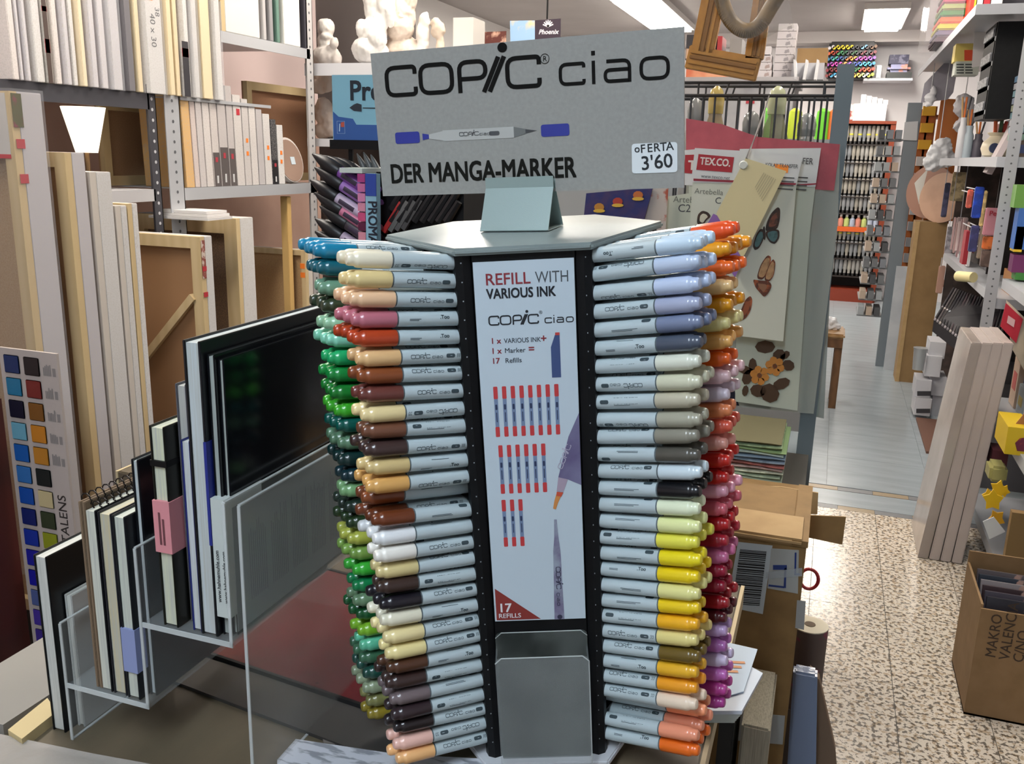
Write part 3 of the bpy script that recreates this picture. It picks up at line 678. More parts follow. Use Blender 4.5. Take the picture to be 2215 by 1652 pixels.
UP = [(0,25,'#d2cac6'),(25,38,'#c3bfc3'),(38,53,'#c3bfc3'),(53,85,'#cfccca'),(85,100,'#d3cfc8'),(100,122,'#d2cac6'),(122,140,'#c3bfc3'),(140,158,'#cfccca'),(158,175,'#dccdb0'),(175,197,'#c3bfc3'),
      (197,222,'#c3bfc3'),(222,254,'#c3bfc3'),(254,280,'#6f6c70'),(281,299,'#d6c6a6'),(300,345,'#cfccca'),(345,364,'#d8c6a4'),(364,382,'#d8c6a4'),(382,400,'#cfccca'),(400,420,'#c9c6c4'),(420,450,'#d9c8a6'),(450,471,'#cfccca')]
nmU = {85: 'upright canvas with a red and black label strip on its edge', 158: 'upright canvas showing a bare cream wood edge', 254: 'dark grey edged canvas left of the handwritten one', 281: 'bare pine edged canvas left of the handwritten one', 300: 'thick upright canvas with handwriting on its white edge',
       345: 'bare pine edged canvas right after the handwritten one', 364: 'second bare pine edged canvas, left of the label strip', 382: 'canvas with a narrow black price strip low on its edge', 420: 'broad bare pine stretcher near the right end of the upper row', 450: 'plastic wrapped canvas closing the right end of the upper row',
       0: 'leftmost pinkish canvas on the dark shelf'}
oth = iter(['first', 'second', 'third', 'fourth', 'fifth', 'sixth', 'seventh', 'eighth', 'ninth', 'tenth', 'eleventh'])
for x0, x1, c in UP:
    y0, y1 = atx(x0, 100, XS).y, atx(x1, 100, XS).y - .002
    zb = ZA + .0005
    lab = nmU.get(x0) or 'plain white upright canvas, %s of its kind from the left' % next(oth)
    X = XS + .012 + random.uniform(-.004, .006)
    if c == 'BACK': t = canvas(lab, X, y0, y1, zb, zb+.62, .4, '#d9c08e', '#3d3b3d', .030, group='canvases on the upper shelf')
    else: t = canvas(lab, X, y0, y1, zb, zb+.62+random.uniform(-.03, .03), .4, c, group='canvases on the upper shelf', nobars=True)
    ym = (y0+y1)/2
    def strip(dy, w, za, zc, m, nm='label_strip'): return MB().box(X, X+.0008, ym+dy-w/2, ym+dy+w/2, zb+za, zb+zc).build(nm, m, t)
    if x0 == 85:
        strip(0, y1-y0-.006, 0, .20, mat('#4a3a34', .5)); strip(0, y1-y0-.005, .072, .105, mat('#b8303c', .5), 'red_label'); strip(0, y1-y0-.005, .17, .182, mat('#b8303c', .5), 'red_label')
    if x0 == 382: strip(0, y1-y0-.008, .0, .16, mat('#2c2a30', .5)); strip(0, y1-y0-.007, .115, .14, mat('#b8303c', .5), 'red_label')
    if x0 == 300:
        f = FL(frame((X, ym, zb+.22), (0, 0, -1), (0, 1, 0)), .0006)
        f.put(text('40 x 30', .030), 0, -.005); f.put(text('38', .026), -.02, .018); f.build('handwriting', mat('#3c3a3c', .6), t)
        strip(0, .02, .255, .29, mat('#ef8a3a', .5), 'price_dot')
    if x0 in (222, 400, 450, 300): MB().box(X-.2, X+.006, y0-.001, y1+.001, zb-.001, zb+.30).build('plastic_wrap', mat('#dcdde0', .12, alpha=.18, bump=(40, .8)), t)
# canvases on the upper right shelf
t = canvas('framed canvas back on the upper pale shelf', XS, atx(478, 20, XS).y, atx(560, 20, XS).y, ZU+.0005, ZU+.4, .35, '#d6d2cc', '#e4d0a8', .05, group='canvases on the upper pale shelf')
for k, (x0, x1, c) in enumerate(((563,575,'#b4b0b0'),(576,590,'#8d8a8c'),(592,604,'#5f7f72'),(606,648,'#dedbd6'),(652,664,'#34313a'))):
    canvas(['grey thin canvas beside the framed canvas back', 'mid grey canvas on the upper pale shelf', 'greenish edged canvas on the upper pale shelf', 'bright white wrapped block of canvas by the pale post', 'canvas with a dark label strip beside the pale post'][k],
           XS, atx(x0, 30, XS).y, atx(x1, 30, XS).y, ZU+.0005, ZU+.36, .3, c, group='canvases on the upper pale shelf', nobars=True)
# small canvases leaning on the middle shelf
SM = [(402,420,205,'#cda56c'),(421,432,207,'#c4b6b0'),(433,446,206,'#bdb6b4'),(447,462,205,'#c9c2be'),(463,478,207,'#c2bab6'),(479,497,178,'#b7b0ae'),(498,512,186,'#b7b0ae'),(513,530,205,'#c6c0bc'),(531,545,214,'#bfb9b6'),(546,560,226,'#cac4c0'),(561,574,236,'#b3aeae'),(575,590,246,'#c9c5c2'),(591,603,258,'#3a393c'),(604,617,270,'#cfccca')]
for k, (x0, x1, yt, c) in enumerate(SM):
    y0, y1 = atx(x0, 330, XS).y, atx(x1, 330, XS).y - .0015
    z1 = atx(x0, yt, XS).z; X = XS - .004
    t = thing('small_canvas', ['pine backed small canvas at the left end of the middle shelf', 'lower canvas second on the middle shelf', 'third small canvas on the middle shelf', 'fourth small canvas on the middle shelf', 'small canvas with dark grey label at its foot, fifth on the shelf', 'tall small canvas with dark label at its foot, sixth on the shelf', 'small canvas with double dark label at its foot, seventh on the shelf',
          'eighth small canvas with red flag sticker on the middle shelf', 'ninth small canvas with orange dots on the middle shelf', 'tenth small canvas on the middle shelf', 'eleventh small canvas on the middle shelf', 'small canvas with orange dots, twelfth on the shelf', 'small black edged canvas near the round frame', 'last short white canvas before the round frame'][k], 'canvas', (X-.1, (y0+y1)/2, ZC), 'small canvases on the middle shelf')
    lean = .025; b = MB()
    z0 = ZC+.0005; s = (z1-z0)*lean
    b.hexa([(X-.16,y0+s*.2,z0),(X,y0+s*.2,z0),(X,y1+s*.2,z0),(X-.16,y1+s*.2,z0)], [(X-.16,y0-s,z1),(X,y0-s,z1),(X,y1-s,z1),(X-.16,y1-s,z1)]); b.build('cloth', mat(c, .75, noise=(250, '#a8a29e', .5, .8)), t, bevel=.001)
    if k in (4, 5, 6, 12):
        h = (z1-z0)*.38; q = lambda f: s*.2 - s*1.2*f
        b = MB(); b.hexa([(X,y0+q(0)+.002,z0),(X+.0008,y0+q(0)+.002,z0),(X+.0008,y1+q(0)-.002,z0),(X,y1+q(0)-.002,z0)], [(X,y0+q(.38)+.002,z0+h),(X+.0008,y0+q(.38)+.002,z0+h),(X+.0008,y1+q(.38)-.002,z0+h),(X,y1+q(.38)-.002,z0+h)]); b.build('label_strip', mat('#57504f' if k != 12 else '#19181b', .5), t)
        ym = (y0+y1)/2; MB().box(X+.0008, X+.0014, ym-.006+q(.3), ym+.006+q(.3), z0+h*.72, z0+h*.86).build('red_label', mat('#a83642', .5), t)
        MB().box(X+.0008, X+.0014, ym-.004+q(.1), ym+.004+q(.1), z0+h*.1, z0+h*.32).build('white_code', mat('#c9c9c9', .5), t)
    if k in (8, 11, 13):
        for zz in (.35, .5): MB().box(X, X+.0008, (y0+y1)/2-.006, (y0+y1)/2+.006, z0+(z1-z0)*zz, z0+(z1-z0)*zz+.014).build('price_dot', mat('#ee7f2c', .5), t)
    if k == 7: MB().box(X, X+.0008, (y0+y1)/2-.01, (y0+y1)/2+.008, z0+(z1-z0)*.78, z0+(z1-z0)*.85).build('red_flag', mat('#b5303a', .5), t)
# round embroidery-like frame and big pine frame behind
p = atx(622, 347, XS-.03)
t = thing('round_canvas', 'round brown canvas with pale rim at the end of the middle shelf', 'canvas', (p.x, p.y, ZC))
r = p.z - ZC - .0005
b = MB(frame((p.x, p.y, p.z), (0, 1, 0), (-.25, 0, 1))); b.lathe([(r,-.012),(r,.012)], 32); b.build('rim', mat('#c9c0ba', .6), t, smooth=True)
b = MB(frame((p.x+.012, p.y, p.z), (0, 1, 0), (-.25, 0, 1))); b.lathe([(r*.93,0),(r*.93,.002)], 32); b.build('back_disc', mat('#8f7566', .7), t)
b = MB(frame((p.x+.015, p.y+.012, p.z), (0, 1, 0), (-.25, 0, 1))); b.box(-.014,.014,-.014,.014,0,.001); b.build('code_label', mat('#b9c4cc', .5), t)
def xframe(label, px0, py0, px1, py1, X, bar, back, z0):
    a, c = atx(px0, (py0+py1)/2, X), atx(px1, (py0+py1)/2, X); z1 = atx((px0+px1)/2, py0, X).z
    t = thing('framed_board', label, 'canvas', (X, (a.y+c.y)/2, z0), 'framed boards at the back of the shelf')
    MB().box(X-.006, X, a.y, c.y, z0, z1).build('back_sheet', mat(back, .8, noise=(300, '#97724f', .2, .95)), t)
    for q in ((a.y, a.y+bar, z0, z1), (c.y-bar, c.y, z0, z1), (a.y+bar, c.y-bar, z1-bar, z1), (a.y+bar, c.y-bar, z0, z0+bar)): MB().box(X, X+.018, *q).build('stretcher_bar', PINE, t)
xframe('large brown canvas back in a pine frame behind the small canvases', 530, 185, 672, 400, XS-.20, .03, '#b08064', ZC+.0005)
xframe('brown canvas back in a pine frame behind the dark post', 214, 224, 420, 398, XS-.25, .03, '#b29072', ZC+.0005)
# added glowing shape on that shelf, standing in for a strongly lit pale patch
gl = thing('shelf_glow', 'added glowing white shape for the bright lit patch behind the tall canvases', 'lamp', tuple(atx(188, 330, XS-.12)))
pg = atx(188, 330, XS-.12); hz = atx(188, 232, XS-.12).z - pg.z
MB(Matrix.Translation((pg.x, pg.y, pg.z))).lathe([(.030, 0), (.060, hz), (.056, hz)], 20).build('glow_body', mat('#fff0d8', .6, emit=1.7), gl, smooth=True)
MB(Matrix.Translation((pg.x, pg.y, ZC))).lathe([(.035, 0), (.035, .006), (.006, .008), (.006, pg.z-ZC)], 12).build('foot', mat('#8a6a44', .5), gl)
# tall canvases on the floor rack in front of the shelves
XT = -1.70
TALL = [(62,128,200,'#b9b4b8','plastic wrapped tall canvas with printed label, leftmost of the tall ones',.20,'#b39a78'),(165,206,330,'#b9b4b8','second tall canvas from the left, cream bar showing',.2,'#a5805c'),(214,258,372,'#c9c6c4','third tall canvas from the left, pale green-white edge',.2,'#c6cabc'),
        (262,286,445,'#c9c6c4','slim tall canvas, fourth from the left',.3,'#cfc8be'),(288,309,440,'#cfccca','slim tall canvas with pine side, fifth from the left',.3,'#cfc8be'),(437,463,512,'#c9c6c4','tall canvas back with diagonal brace bar',.36,'#9a7350')]
for k, (x0, x1, yt, c, lab, wid, back) in enumerate(TALL):
    y0, y1 = atx(x0, 600, XT).y, atx(x1, 600, XT).y
    z1 = atx(x0, yt, XT).z
    t = canvas(lab, XT, y0, y1, .30, z1, wid, c, back, .034, brace=(k == 5), group='tall canvases before the shelves', pale=k in (2, 3)) if k else canvas(lab, XT, y0, y1, .30, z1, wid, c, back, .03, group='tall canvases before the shelves')
    if k == 0:
        lb = MB().box(XT-.195, XT-.012, y0-.0012, y0, z1-.135, z1-.004).build('paper_label', mat('#c9c4bd', .6), t)
        MB().box(XT-.20, XT-.012, y0-.0016, y0-.0004, z1-.142, z1-.133).build('red_stripe', mat('#c03038', .5), t)
        f = FL(frame((XT-.19, y0-.0012, z1-.02), (1, 0, 0), (0, 0, 1)))
        for q in range(14): f.put(rect(.01, .07*random.uniform(.6, 1)+.01, -q*.007, -q*.007+.002)); f.put(rect(.09, .15, -q*.007, -q*.007+.002)) if q > 2 else None
        f.build('fine_print', mat('#8a857e', .6), lb)
        f = MB(); f.box(XT, XT+.0008, y0+.004, y0+.03, z1-.075, z1-.004); f.build('picture_label', mat('#4d4a1e', .5, noise=(40, '#7a2f3a', .5, .6)), t)
        for zz, h in ((.10, .02), (.175, .02)): MB().box(XT, XT+.0009, y0+.006, y0+.028, z1-zz-h, z1-zz).build('red_label', mat('#b3303a', .5), t)
        MB().box(XT-.2, XT+.004, y0-.003, y1+.002, .4, z1+.006).build('plastic_wrap', mat('#dcdde0', .1, alpha=.10, bump=(25, .9)), t)
    if k == 5:
        MB().box(XT, XT+.0008, y0+.004, y0+.02, z1-.12, z1-.01).build('picture_label', mat('#8a4a42', .5, noise=(50, '#c9b9ae', .5, .55)), t)
        for zz in (.085, .16): MB().box(XT, XT+.001, y0+.004, y0+.022, z1-zz-.014, z1-zz).build('red_label', mat('#b3303a', .5), t)
t = canvas('pine framed canvas with charcoal back, right of the braced one', XT-.12, atx(515, 560, XT-.12).y, atx(551, 560, XT-.12).y, .30, atx(520, 472, XT-.12).z, .42, '#c9c6c4', '#3a3531', .05, group='tall canvases before the shelves')
y0 = atx(662, 600, XT-.2).y
t = canvas('plain plywood backed canvas with orange dots on its edge', XT-.2, y0, y0+.05, .30, atx(600, 552, XT-.2).z, .50, '#cfc6bc', '#c9a878', .02, group='tall canvases before the shelves')
for zz in (.05, .085): MB().box(XT-.224, XT-.204, y0-.001, y0, atx(600, 552, XT-.2).z-zz-.02, atx(600, 552, XT-.2).z-zz).build('price_dot', mat('#ee7f2c', .5), t)
t = canvas('tilted pine batten leaning behind the plywood canvas', XS-.02, atx(626, 480, XS).y, atx(641, 480, XS).y, .30, atx(640, 425, XS).z, .03, '#d2ac6c', group='tall canvases before the shelves', nobars=True)
t = canvas('pinkish plywood sheet standing behind the framed canvases', XS-.06, yb+.05, yb+.07, .30, atx(500, 423, XS).z, .02, '#c29378', group='tall canvases before the shelves', nobars=True)
for k in range(3):
    z = atx(330, 492, XT-.05).z + k*.009
    MB().box(XT-.30+.01*k, XT-.08-.01*k, 2.30+.01*k, 2.42, z, z+.008).build('flat_canvas', mat('#cfccca', .6), label=['lowest white panel lying flat on the tall canvases', 'middle white panel lying flat on the tall canvases', 'top white panel lying flat on the tall canvases'][k], cat='panel', group='panels lying on the canvases')
# colour chart
YC_ = 1.35
cc = thing('colour_chart', 'paint colour chart with swatch rows standing left of the notebooks', 'colour chart', (-1.56, YC_, .45))
p0 = aty(118, 765, YC_); p1 = aty(-120, 735, YC_); x1c = p0.x + .004
MB().box(x1c-.150, x1c, YC_, YC_+.006, .30, p0.z).build('board', mat('#b9aea8', .5), cc)
SWC = [('#0f2a5c','#1d1516'),('#1b6f96','#74221c'),('#0b0d26','#7a4d16'),('#6aa6bd','#c07a1c'),('#1458a8','#b77a22'),('#2f6cb0','#081414'),('#0d4ba6','#c4b58a'),('#0c1f66','#2f3a22'),('#10309a','#8b931a'),('#1a1d9a','#0d4a24'),('#10149a','#116a3c'),('#4f5f94','#247a1c'),('#47339a','#2c8a1e'),('#3f2c8a','#3a6a1a')]
for r, row in enumerate(SWC):
    z = p0.z - .032 - r*.0475
    for c in range(2):
        x = x1c - .066 - c*.052 + .0
        h = row[1] if c == 0 else (row[0] if c == 1 else jig(row[0], .3))
        MB().box(x-.020, x+.020, YC_-.003, YC_, z-.019, z+.019).build('swatch', mat(h, .45, noise=(30, h, .4, .6)), cc, bevel=.0015)
f = FL(frame((x1c, YC_, p0.z), (1, 0, 0), (0, 0, 1)), .0004)
for r in range(5):
    z = -.035 - r*.0475
    for k in range(5): f.put(rect(-.038+k*.0042, -.0345+k*.0042, z-.013, z+.012*random.uniform(.2, 1)))
    f.put(rect(-.014, -.006, z-.013, z+.004))
f.build('drawing_print', mat('#8b8583', .6), cc, kind='stuff')
f = FL(frame((x1c-.014, YC_, .30), (0, 0, 1), (-1, 0, 0)), .0004)
f.put(text('TALENS', .031, .004), p0.z-.30-.41, 0); f.put(text('ROYAL', .031, .004), p0.z-.30-.57, 0); f.build('lettering', mat('#2e2826', .6), cc)
f = FL(frame((x1c-.024, YC_, p0.z-.437), (1, 0, 0), (0, 0, 1)), .0004); f.put(disc(0, 0, .010, 16)); f.build('logo_print', mat('#b3343c', .6), cc)
f = FL(frame((x1c-.024, YC_, p0.z-.437), (1, 0, 0), (0, 0, 1)), .0007); f.put(stroke([(.006*math.cos(a*.9), .006*math.sin(a*.9)) for a in range(6)], .0016)); f.build('logo_print', mat('#d8c9c4', .6), cc)
MB().box(x1c-.14, x1c-.02, YC_+.006, YC_+.05, 0, .55).build('easel_block', mat('#5a4a3c', .6), cc)
t = thing('wood_cabinet', 'dark red-brown wooden cabinet left of the colour chart', 'cabinet', (-1.75, 1.30, 0))
MB().box(-1.88, -1.595, 1.26, 1.36, 0, .93).build('body', mat('#4a1a16', .5, wood=('#2d100e', 4.0)), t)
for z in (.30, .62): MB().box(-1.87, -1.605, 1.252, 1.26, z, z+.29).build('door', mat('#5a2a1a', .5), t)
# ---------------------------------------------------------------- second marker stand behind, with pointed black caps
YP = 1.40
ps = thing('marker_rack', 'black angled marker rack with pink colour strip behind the main stand', 'marker rack', (-.85, YP+.1, TT))
xa, xb = aty(815, 450, YP).x, aty(1003, 450, YP).x
zt = aty(830, 372, YP).z
MB().box(xa, xb, YP, YP+.16, TT, zt).build('body', PBLK, ps)
MB().box(aty(768,450,YP).x, xa, YP-.05, YP+.16, zt-.002, zt+.006).build('top_shelf', mat('#c6cfc9', .4), ps)
sp = MB().box(aty(791, 450, YP-.05).x, aty(814, 450, YP-.05).x, YP-.050, YP-.035, TT+.02, zt-.002).build('side_panel', mat('#8fb9cc', .45), ps)
MB().box(aty(791, 400, YP-.05).x, aty(814, 400, YP-.05).x, YP-.0512, YP-.0498, aty(800, 420, YP).z, zt-.002).build('blue_field', mat('#29459a', .45), sp)
f = FL(frame((aty(797, 437, YP-.05).x, YP-.050, aty(800, 430, YP).z), (0, 0, -1), (1, 0, 0)), .0008)
f.put(text('PROMARKER', .0235, .02, sx=.9)); f.build('lettering', mat('#171d2c', .5), sp)
for k in range(8):
    y0 = 376 + k*21
    MB().box(aty(774, 450, YP-.05).x, aty(790, 450, YP-.05).x, YP-.050, YP-.038, aty(782, y0+18, YP-.05).z, aty(782, y0, YP-.05).z).build('colour_chip', mat(['#a83a7c','#c46a9a','#cf7fa6','#d2889f','#c94a78','#5a1238','#d9909f','#c8607c'][k], .45), ps)
# slanted grey marker sleeves seen inside the rack
for k in range(4):
    q = aty(850+k*14, 470-k*2, YP-.012)
    b = MB(frame(q, (.55, 0, .83), (0, 1, 0))); b.box(-.03, .03, -.004, .004, -.004, .004); b.build('marker_sleeve', mat(['#b83230','#6d6a66','#5c5a58','#4d4b4a'][k], .4), ps)
for k in range(16):
    q = aty(860+(k % 8)*17, 432+(k//8)*26, YP-.010)
    b = MB(frame(q, (.55, 0, .83), (0, 1, 0))); b.cyl((-.02,0,0), (.02,0,0), .0075, .006, 8); b.build('cap_end', mat('#151417', .4), ps)
pm_cap = mesh_of(MB().lathe([(.0082,0),(.0088,.002),(.0092,.022),(.0080,.034),(.0050,.048),(.0012,.060)], 12), mat('#121114', .4), True)
def pm_body(h): return mesh_of(MB().lathe([(.0070,-.050),(.0076,-.046),(.0076,.0015)], 12), mat(h, .4), True)
pm_lbl = mesh_of(MB().add([(.00775*math.cos(a), .00775*math.sin(a), z) for z in (-.040,-.008) for a in (-.35,-.1,.15,.4)], [(0,1,5,4),(1,2,6,5),(2,3,7,6)]), mat('#3c2f44', .5))
PC = ['#7f4a9e','#9a70b8','#c2b2c8','#cf7a98','#3a3238','#b9a8bc','#a9a2aa']
ORD7 = ['top', 'second', 'third', 'fourth', 'fifth', 'sixth', 'seventh']
TIPS = [(676,333),(681,362),(671,389),(681,417),(692,446),(682,473),(682,500)]
for r, (tx, ty) in enumerate(TIPS):
    bm_ = pm_body(PC[r])
    for k in range(3):
        tip = aty(tx, ty, YP-.025) + V(.010*k, .017*k, -.0025*k)
        base = aty(tx+104, ty+68, YP-.025) + V(.010*k, .017*k, -.0025*k)
        d = (tip-base).normalized(); m = d.to_track_quat('Z', 'Y').to_matrix().to_4x4() @ Matrix.Diagonal((1.35, 1.35, 1, 1)); m.translation = tip - d*.060
        o = bpy.data.objects.new('pointed_marker', None); COL.objects.link(o); o.matrix_world = m
        tag(o, '%s pointed black capped marker in the %s row of the pink strip rack' % (['nearest','middle','farthest'][k], ORD7[r]), 'marker', 'pointed black capped markers')
        for nm, me in (('cap', pm_cap), ('barrel', bm_), ('label_print', pm_lbl)):
            c = bpy.data.objects.new(nm, me); COL.objects.link(c); c.parent = o
gb = pm_body('#9cc9ae')
for k, (bx, tx, ty) in enumerate(((792,772,332),(806,786,329),(818,802,334))):
    tip = aty(tx, ty, YP+.03); base = aty(bx, 372, YP+.03); d = (tip-base).normalized(); m = d.to_track_quat('Z', 'Y').to_matrix().to_4x4() @ Matrix.Scale(.62, 4); m.translation = tip - d*.060*.62
    o = bpy.data.objects.new('pointed_marker', None); COL.objects.link(o); o.matrix_world = m
    tag(o, ['left', 'middle', 'right'][k] + ' pale green pointed marker standing on the white rack shelf', 'marker', 'pale green pointed markers')
    for nm, me in (('cap', mesh_of(MB().lathe([(.0082,0),(.0088,.002),(.0092,.022),(.0080,.034),(.0050,.048),(.0012,.060)], 12), mat('#4a4e50', .4), True) if k == 0 else lastcap), ('barrel', gb)):
        if nm == 'cap': lastcap = me
        c = bpy.data.objects.new(nm, me); COL.objects.link(c); c.parent = o
# blue header sign of that rack
YS = YP+.03
sgn = thing('header_sign', 'light blue header sign with dark marker picture behind the grey sign', 'sign', tuple(aty(770, 322, YS)))
q0, q1 = aty(713, 162, YS), aty(722, 302, YS); xw = .20
bd = MB().box(q1.x-.001, q1.x+xw, YS, YS+.004, q1.z, q0.z).build('board', mat('#7fb2c4', .5), sgn)
MB().box(q1.x-.006, q1.x+xw+.004, YS-.004, YS+.010, aty(722, 322, YS).z, q1.z).build('black_foot', BLACK, sgn)
for xx in (q1.x+.03, q1.x+xw-.02): MB().box(xx-.004, xx+.004, YS+.004, YS+.008, zt+.006, aty(722, 322, YS).z).build('stem', BLACK, sgn)
SH2 = q0.z-q1.z; f = FL(frame((q1.x, YS, q1.z), (1,0,0), (0,0,1)))
f.put(poly((0,0),(xw,0),(xw,SH2*.24),(SH2*.42,SH2*.24),(SH2*.36,SH2*.33),(SH2*.10,SH2*.36),(0,SH2*.44))); f.build('wave_print', mat('#2b5596', .5), bd)
f = FL(frame((q1.x, YS, q1.z), (1,0,0), (0,0,1)), .0005)
f.put(text('ProMarker', SH2*.42, .022), SH2*.30, SH2*.62); f.build('lettering', mat('#14202c', .5), bd)
f = FL(frame((q1.x, YS, q1.z), (1,0,0), (0,0,1)), .0005)
f.put(poly((.30,.50),(.38,.45),(.52,.44),(.52,.55),(.44,.57),(.38,.55)), 0, 0, 0, SH2); f.put(poly((.54,.49),(.9,.485),(.9,.505),(.54,.505)), 0, 0, 0, SH2); f.build('marker_print', mat('#222c36', .5), bd)
f = FL(frame((q1.x, YS, q1.z), (1,0,0), (0,0,1)), .0006)
f.put(stroke([(.07,.10),(.21,.10),(.21,.29),(.07,.29)], .006, 0, True), 0, 0, 0, SH2); f.put(stroke([(.11,.13),(.12,.25)], .02), 0, 0, 0, SH2); f.build('logo_print', mat('#9fb9d4', .5), bd)
f = FL(frame((q1.x, YS, q1.z), (1,0,0), (0,0,1)), .0007); f.put(poly((.14,.20),(.20,.20),(.20,.28),(.14,.27)), 0, 0, 0, SH2); f.build('logo_print', mat('#b8523e', .5), bd)

# ---------------------------------------------------------------- plaster figures on the far shelf
PLA = mat('#d8d2cb', .75, noise=(8, '#b9aea6', .4, .75)); PLB = mat('#e6e2dd', .7)
YB = 3.25
s0, s1 = aty(684, 140, YB), aty(1010, 122, YB)
t = thing('shelf_board', 'white shelf with plaster figures behind the blue header sign', 'shelf', (s0.x, YB+.1, s0.z-.05), 'left wall shelves')
ZP = s0.z
MB().box(s0.x-.02, s1.x, YB-.05, YB+.40, ZP-.012, ZP).build('deck', mat('#d6d6da', .5), t); MB().box(s0.x-.02, s1.x, YB-.054, YB-.05, ZP-.045, ZP).build('front_lip', mat('#d6d6da', .5), t)
zl = aty(700, 300, YB).z
t = thing('shelf_board', 'lower white shelf with wrapped casts left of the blue sign', 'shelf', (s0.x, YB+.1, zl-.04), 'left wall shelves')
MB().box(s0.x-.02, s0.x+.55, YB-.05, YB+.40, zl-.03, zl).build('deck', mat('#cfcfd3', .5), t)
MB().box(s0.x-.25, s0.x+.22, YB+.42, YB+.44, .3, 2.5).build('back_panel', mat('#5a5351', .8), label='dark board behind the seated plaster child', cat='panel')
MB().box(s0.x+.24, s1.x, YB+.42, YB+.44, .3, ZP-.05).build('back_panel', mat('#b9b0aa', .8), label='pale board below the plaster figures shelf', cat='panel')
CLOUDS = bpy.data.textures.new('folds', 'CLOUDS'); CLOUDS.noise_scale = .035; CLOUDS.noise_depth = 3
def plaster(name, label, parts, m, vox=.0045, rough=.016, cat='sculpture', loc=None, group='plaster figures'):
    b = MB()
    for c, r, sx, sy, sz in parts: b.sphere(c, r, 14, 10, sx, sy, sz)
    o = b.build(name, m, smooth=True, label=label, cat=cat, group=group)
    r = o.modifiers.new('remesh', 'REMESH'); r.mode = 'VOXEL'; r.voxel_size = vox; r.use_smooth_shade = True
    dm = o.modifiers.new('folds', 'DISPLACE'); dm.texture = CLOUDS; dm.strength = rough; dm.mid_level = .5; dm.texture_coords = 'GLOBAL'
    return o
def PY(px, py, Y=YB+.12): return aty(px, py, Y)
u = (PY(760,60)-PY(750,60)).length/10    # metres per photo pixel there
def fig(cx, cy, lst, back=0.0): return [(tuple(PY(cx+dx, cy+dy, YB+.12+back) + V(0, dyy, 0)), r*u, sx, sy, sz) for dx, dy, dyy, r, sx, sy, sz in lst]
def onshelf(o, z=None):
    d = (ZP if z is None else z) - (o['_o'][2]); o.location.z += d + .0005
onshelf(plaster('plaster_figure', 'small seated plaster child with raised hands on the white shelf', fig(712, 92, [(-8,-38,0,17,1,1,1.1),(2,-36,-.02,5,1,1,1),(-8,-8,0,17,1,1,1.2),(-6,22,0,25,1.1,1,.8),(10,10,-.02,10,1,1,1),(20,-4,-.03,8,1,1,1.3),(22,28,-.02,10,.9,1,1.6),(-2,-18,-.02,9,1.2,1,.8)]), PLA))
onshelf(plaster('plaster_figure', 'white plaster angel with spread wing left of the plaster head', fig(800, 80, [(0,36,0,34,1,1,.75),(8,0,0,26,1,1,1.1),(20,-22,0,16,1,1,1.4),(6,-60,0,18,1,.8,2.2),(30,-70,0,16,.8,.8,2.4),(-8,-8,-.03,12,1,1,1.5),(26,14,-.03,17,1,1,1),(44,-50,0,14,.7,.7,2.2)], -.10), PLB))
onshelf(plaster('plaster_bust', 'plaster face bust wrapped in plastic above the grey sign', fig(868, 70, [(0,-28,0,30,.9,1,1.25),(2,2,-.02,27,1,1,.9),(0,52,.02,40,1.1,.9,.7),(-4,30,.01,18,1,1,1.2),(0,-14,-.07,6,.8,1,1.8),(-12,-18,-.055,5,1.2,1,.6),(12,-18,-.055,5,1.2,1,.6),(1,4,-.068,7,1.4,.7,.5),(-20,-50,.0,18,1,1,1),(14,-56,0,18,1,1,1)]), mat('#d2c3b4', .7, noise=(7, '#a8968a', .4, .8))))
onshelf(plaster('plaster_cast', 'tall narrow plaster relief right of the plaster head', fig(915, 70, [(0,0,0,16,.8,.7,2.6),(4,-34,0,12,.9,.8,1.5),(-6,40,0,16,1,.8,1.2)]), PLA))
onshelf(plaster('plaster_cast', 'small hanging plaster fragment at the end of the figure shelf', fig(948, 62, [(0,-16,0,14,1,.8,1.2),(4,14,0,9,.9,.8,2.6),(2,46,0,12,1,.9,1.2),(-6,-30,0,10,1,1,1)]), mat('#bfae9c', .7)))
for k, (cx, cy) in enumerate(((700, 205), (706, 255))):
    o = plaster('plaster_cast', ['wrapped plaster torso on the lower white shelf', 'wrapped plaster foot on the lower white shelf'][k], fig(cx, cy, [(-6,-10,0,20,1,.8,1.4),(8,16,0,18,1,.8,1.4),(-8,30,0,16,1.2,.8,1)]), mat('#cdbdb0', .6)); onshelf(o, zl + (.0 if k else .175))
MB().box(*(lambda a, c: (a.x, c.x, YB+.1, YB+.22, ZP, a.z))(PY(985, 40), PY(1028, 68))).build('carton', mat('#c9c4bd', .6), label='small pale carton at the end of the figure shelf', cat='box')
# hanging posters
def poster(label, pxs, Y, m, cat='poster'):
    return ysheet('hanging_poster', pxs, Y, .004, m, label=label, cat=cat, group='small hanging posters')
poster('small hanging poster with reddish brown figures', [(1023,98),(1030,70),(1095,67),(1094,94)], 4.0, mat('#5a2a22', .5, noise=(14, '#c9a08a', .5, .58)))
poster('small hanging poster with blue and yellow sky', [(1104,90),(1103,45),(1157,44),(1157,88)], 4.0, mat('#8fb0d2', .5, noise=(9, '#e0c46a', .5, .62)))
pp = poster('small dark hanging poster with white flower logo', [(1157,88),(1157,44),(1213,40),(1212,82)], 4.0, mat('#2c1c2c', .5))
q = aty(1165, 74, 4.0); f = FL(frame(q, (1,0,0), (0,0,1)), .001); kk = (aty(1213,60,4.0).x-aty(1157,60,4.0).x)/56
f.put(text('Phoenix', 13*kk, .02, shear=.25), 0, 0)
for a in range(-3, 4): f.put(stroke([(20*kk, 14*kk), (20*kk+math.sin(a*.4)*12*kk, 14*kk+math.cos(a*.4)*13*kk)], 2.4*kk))
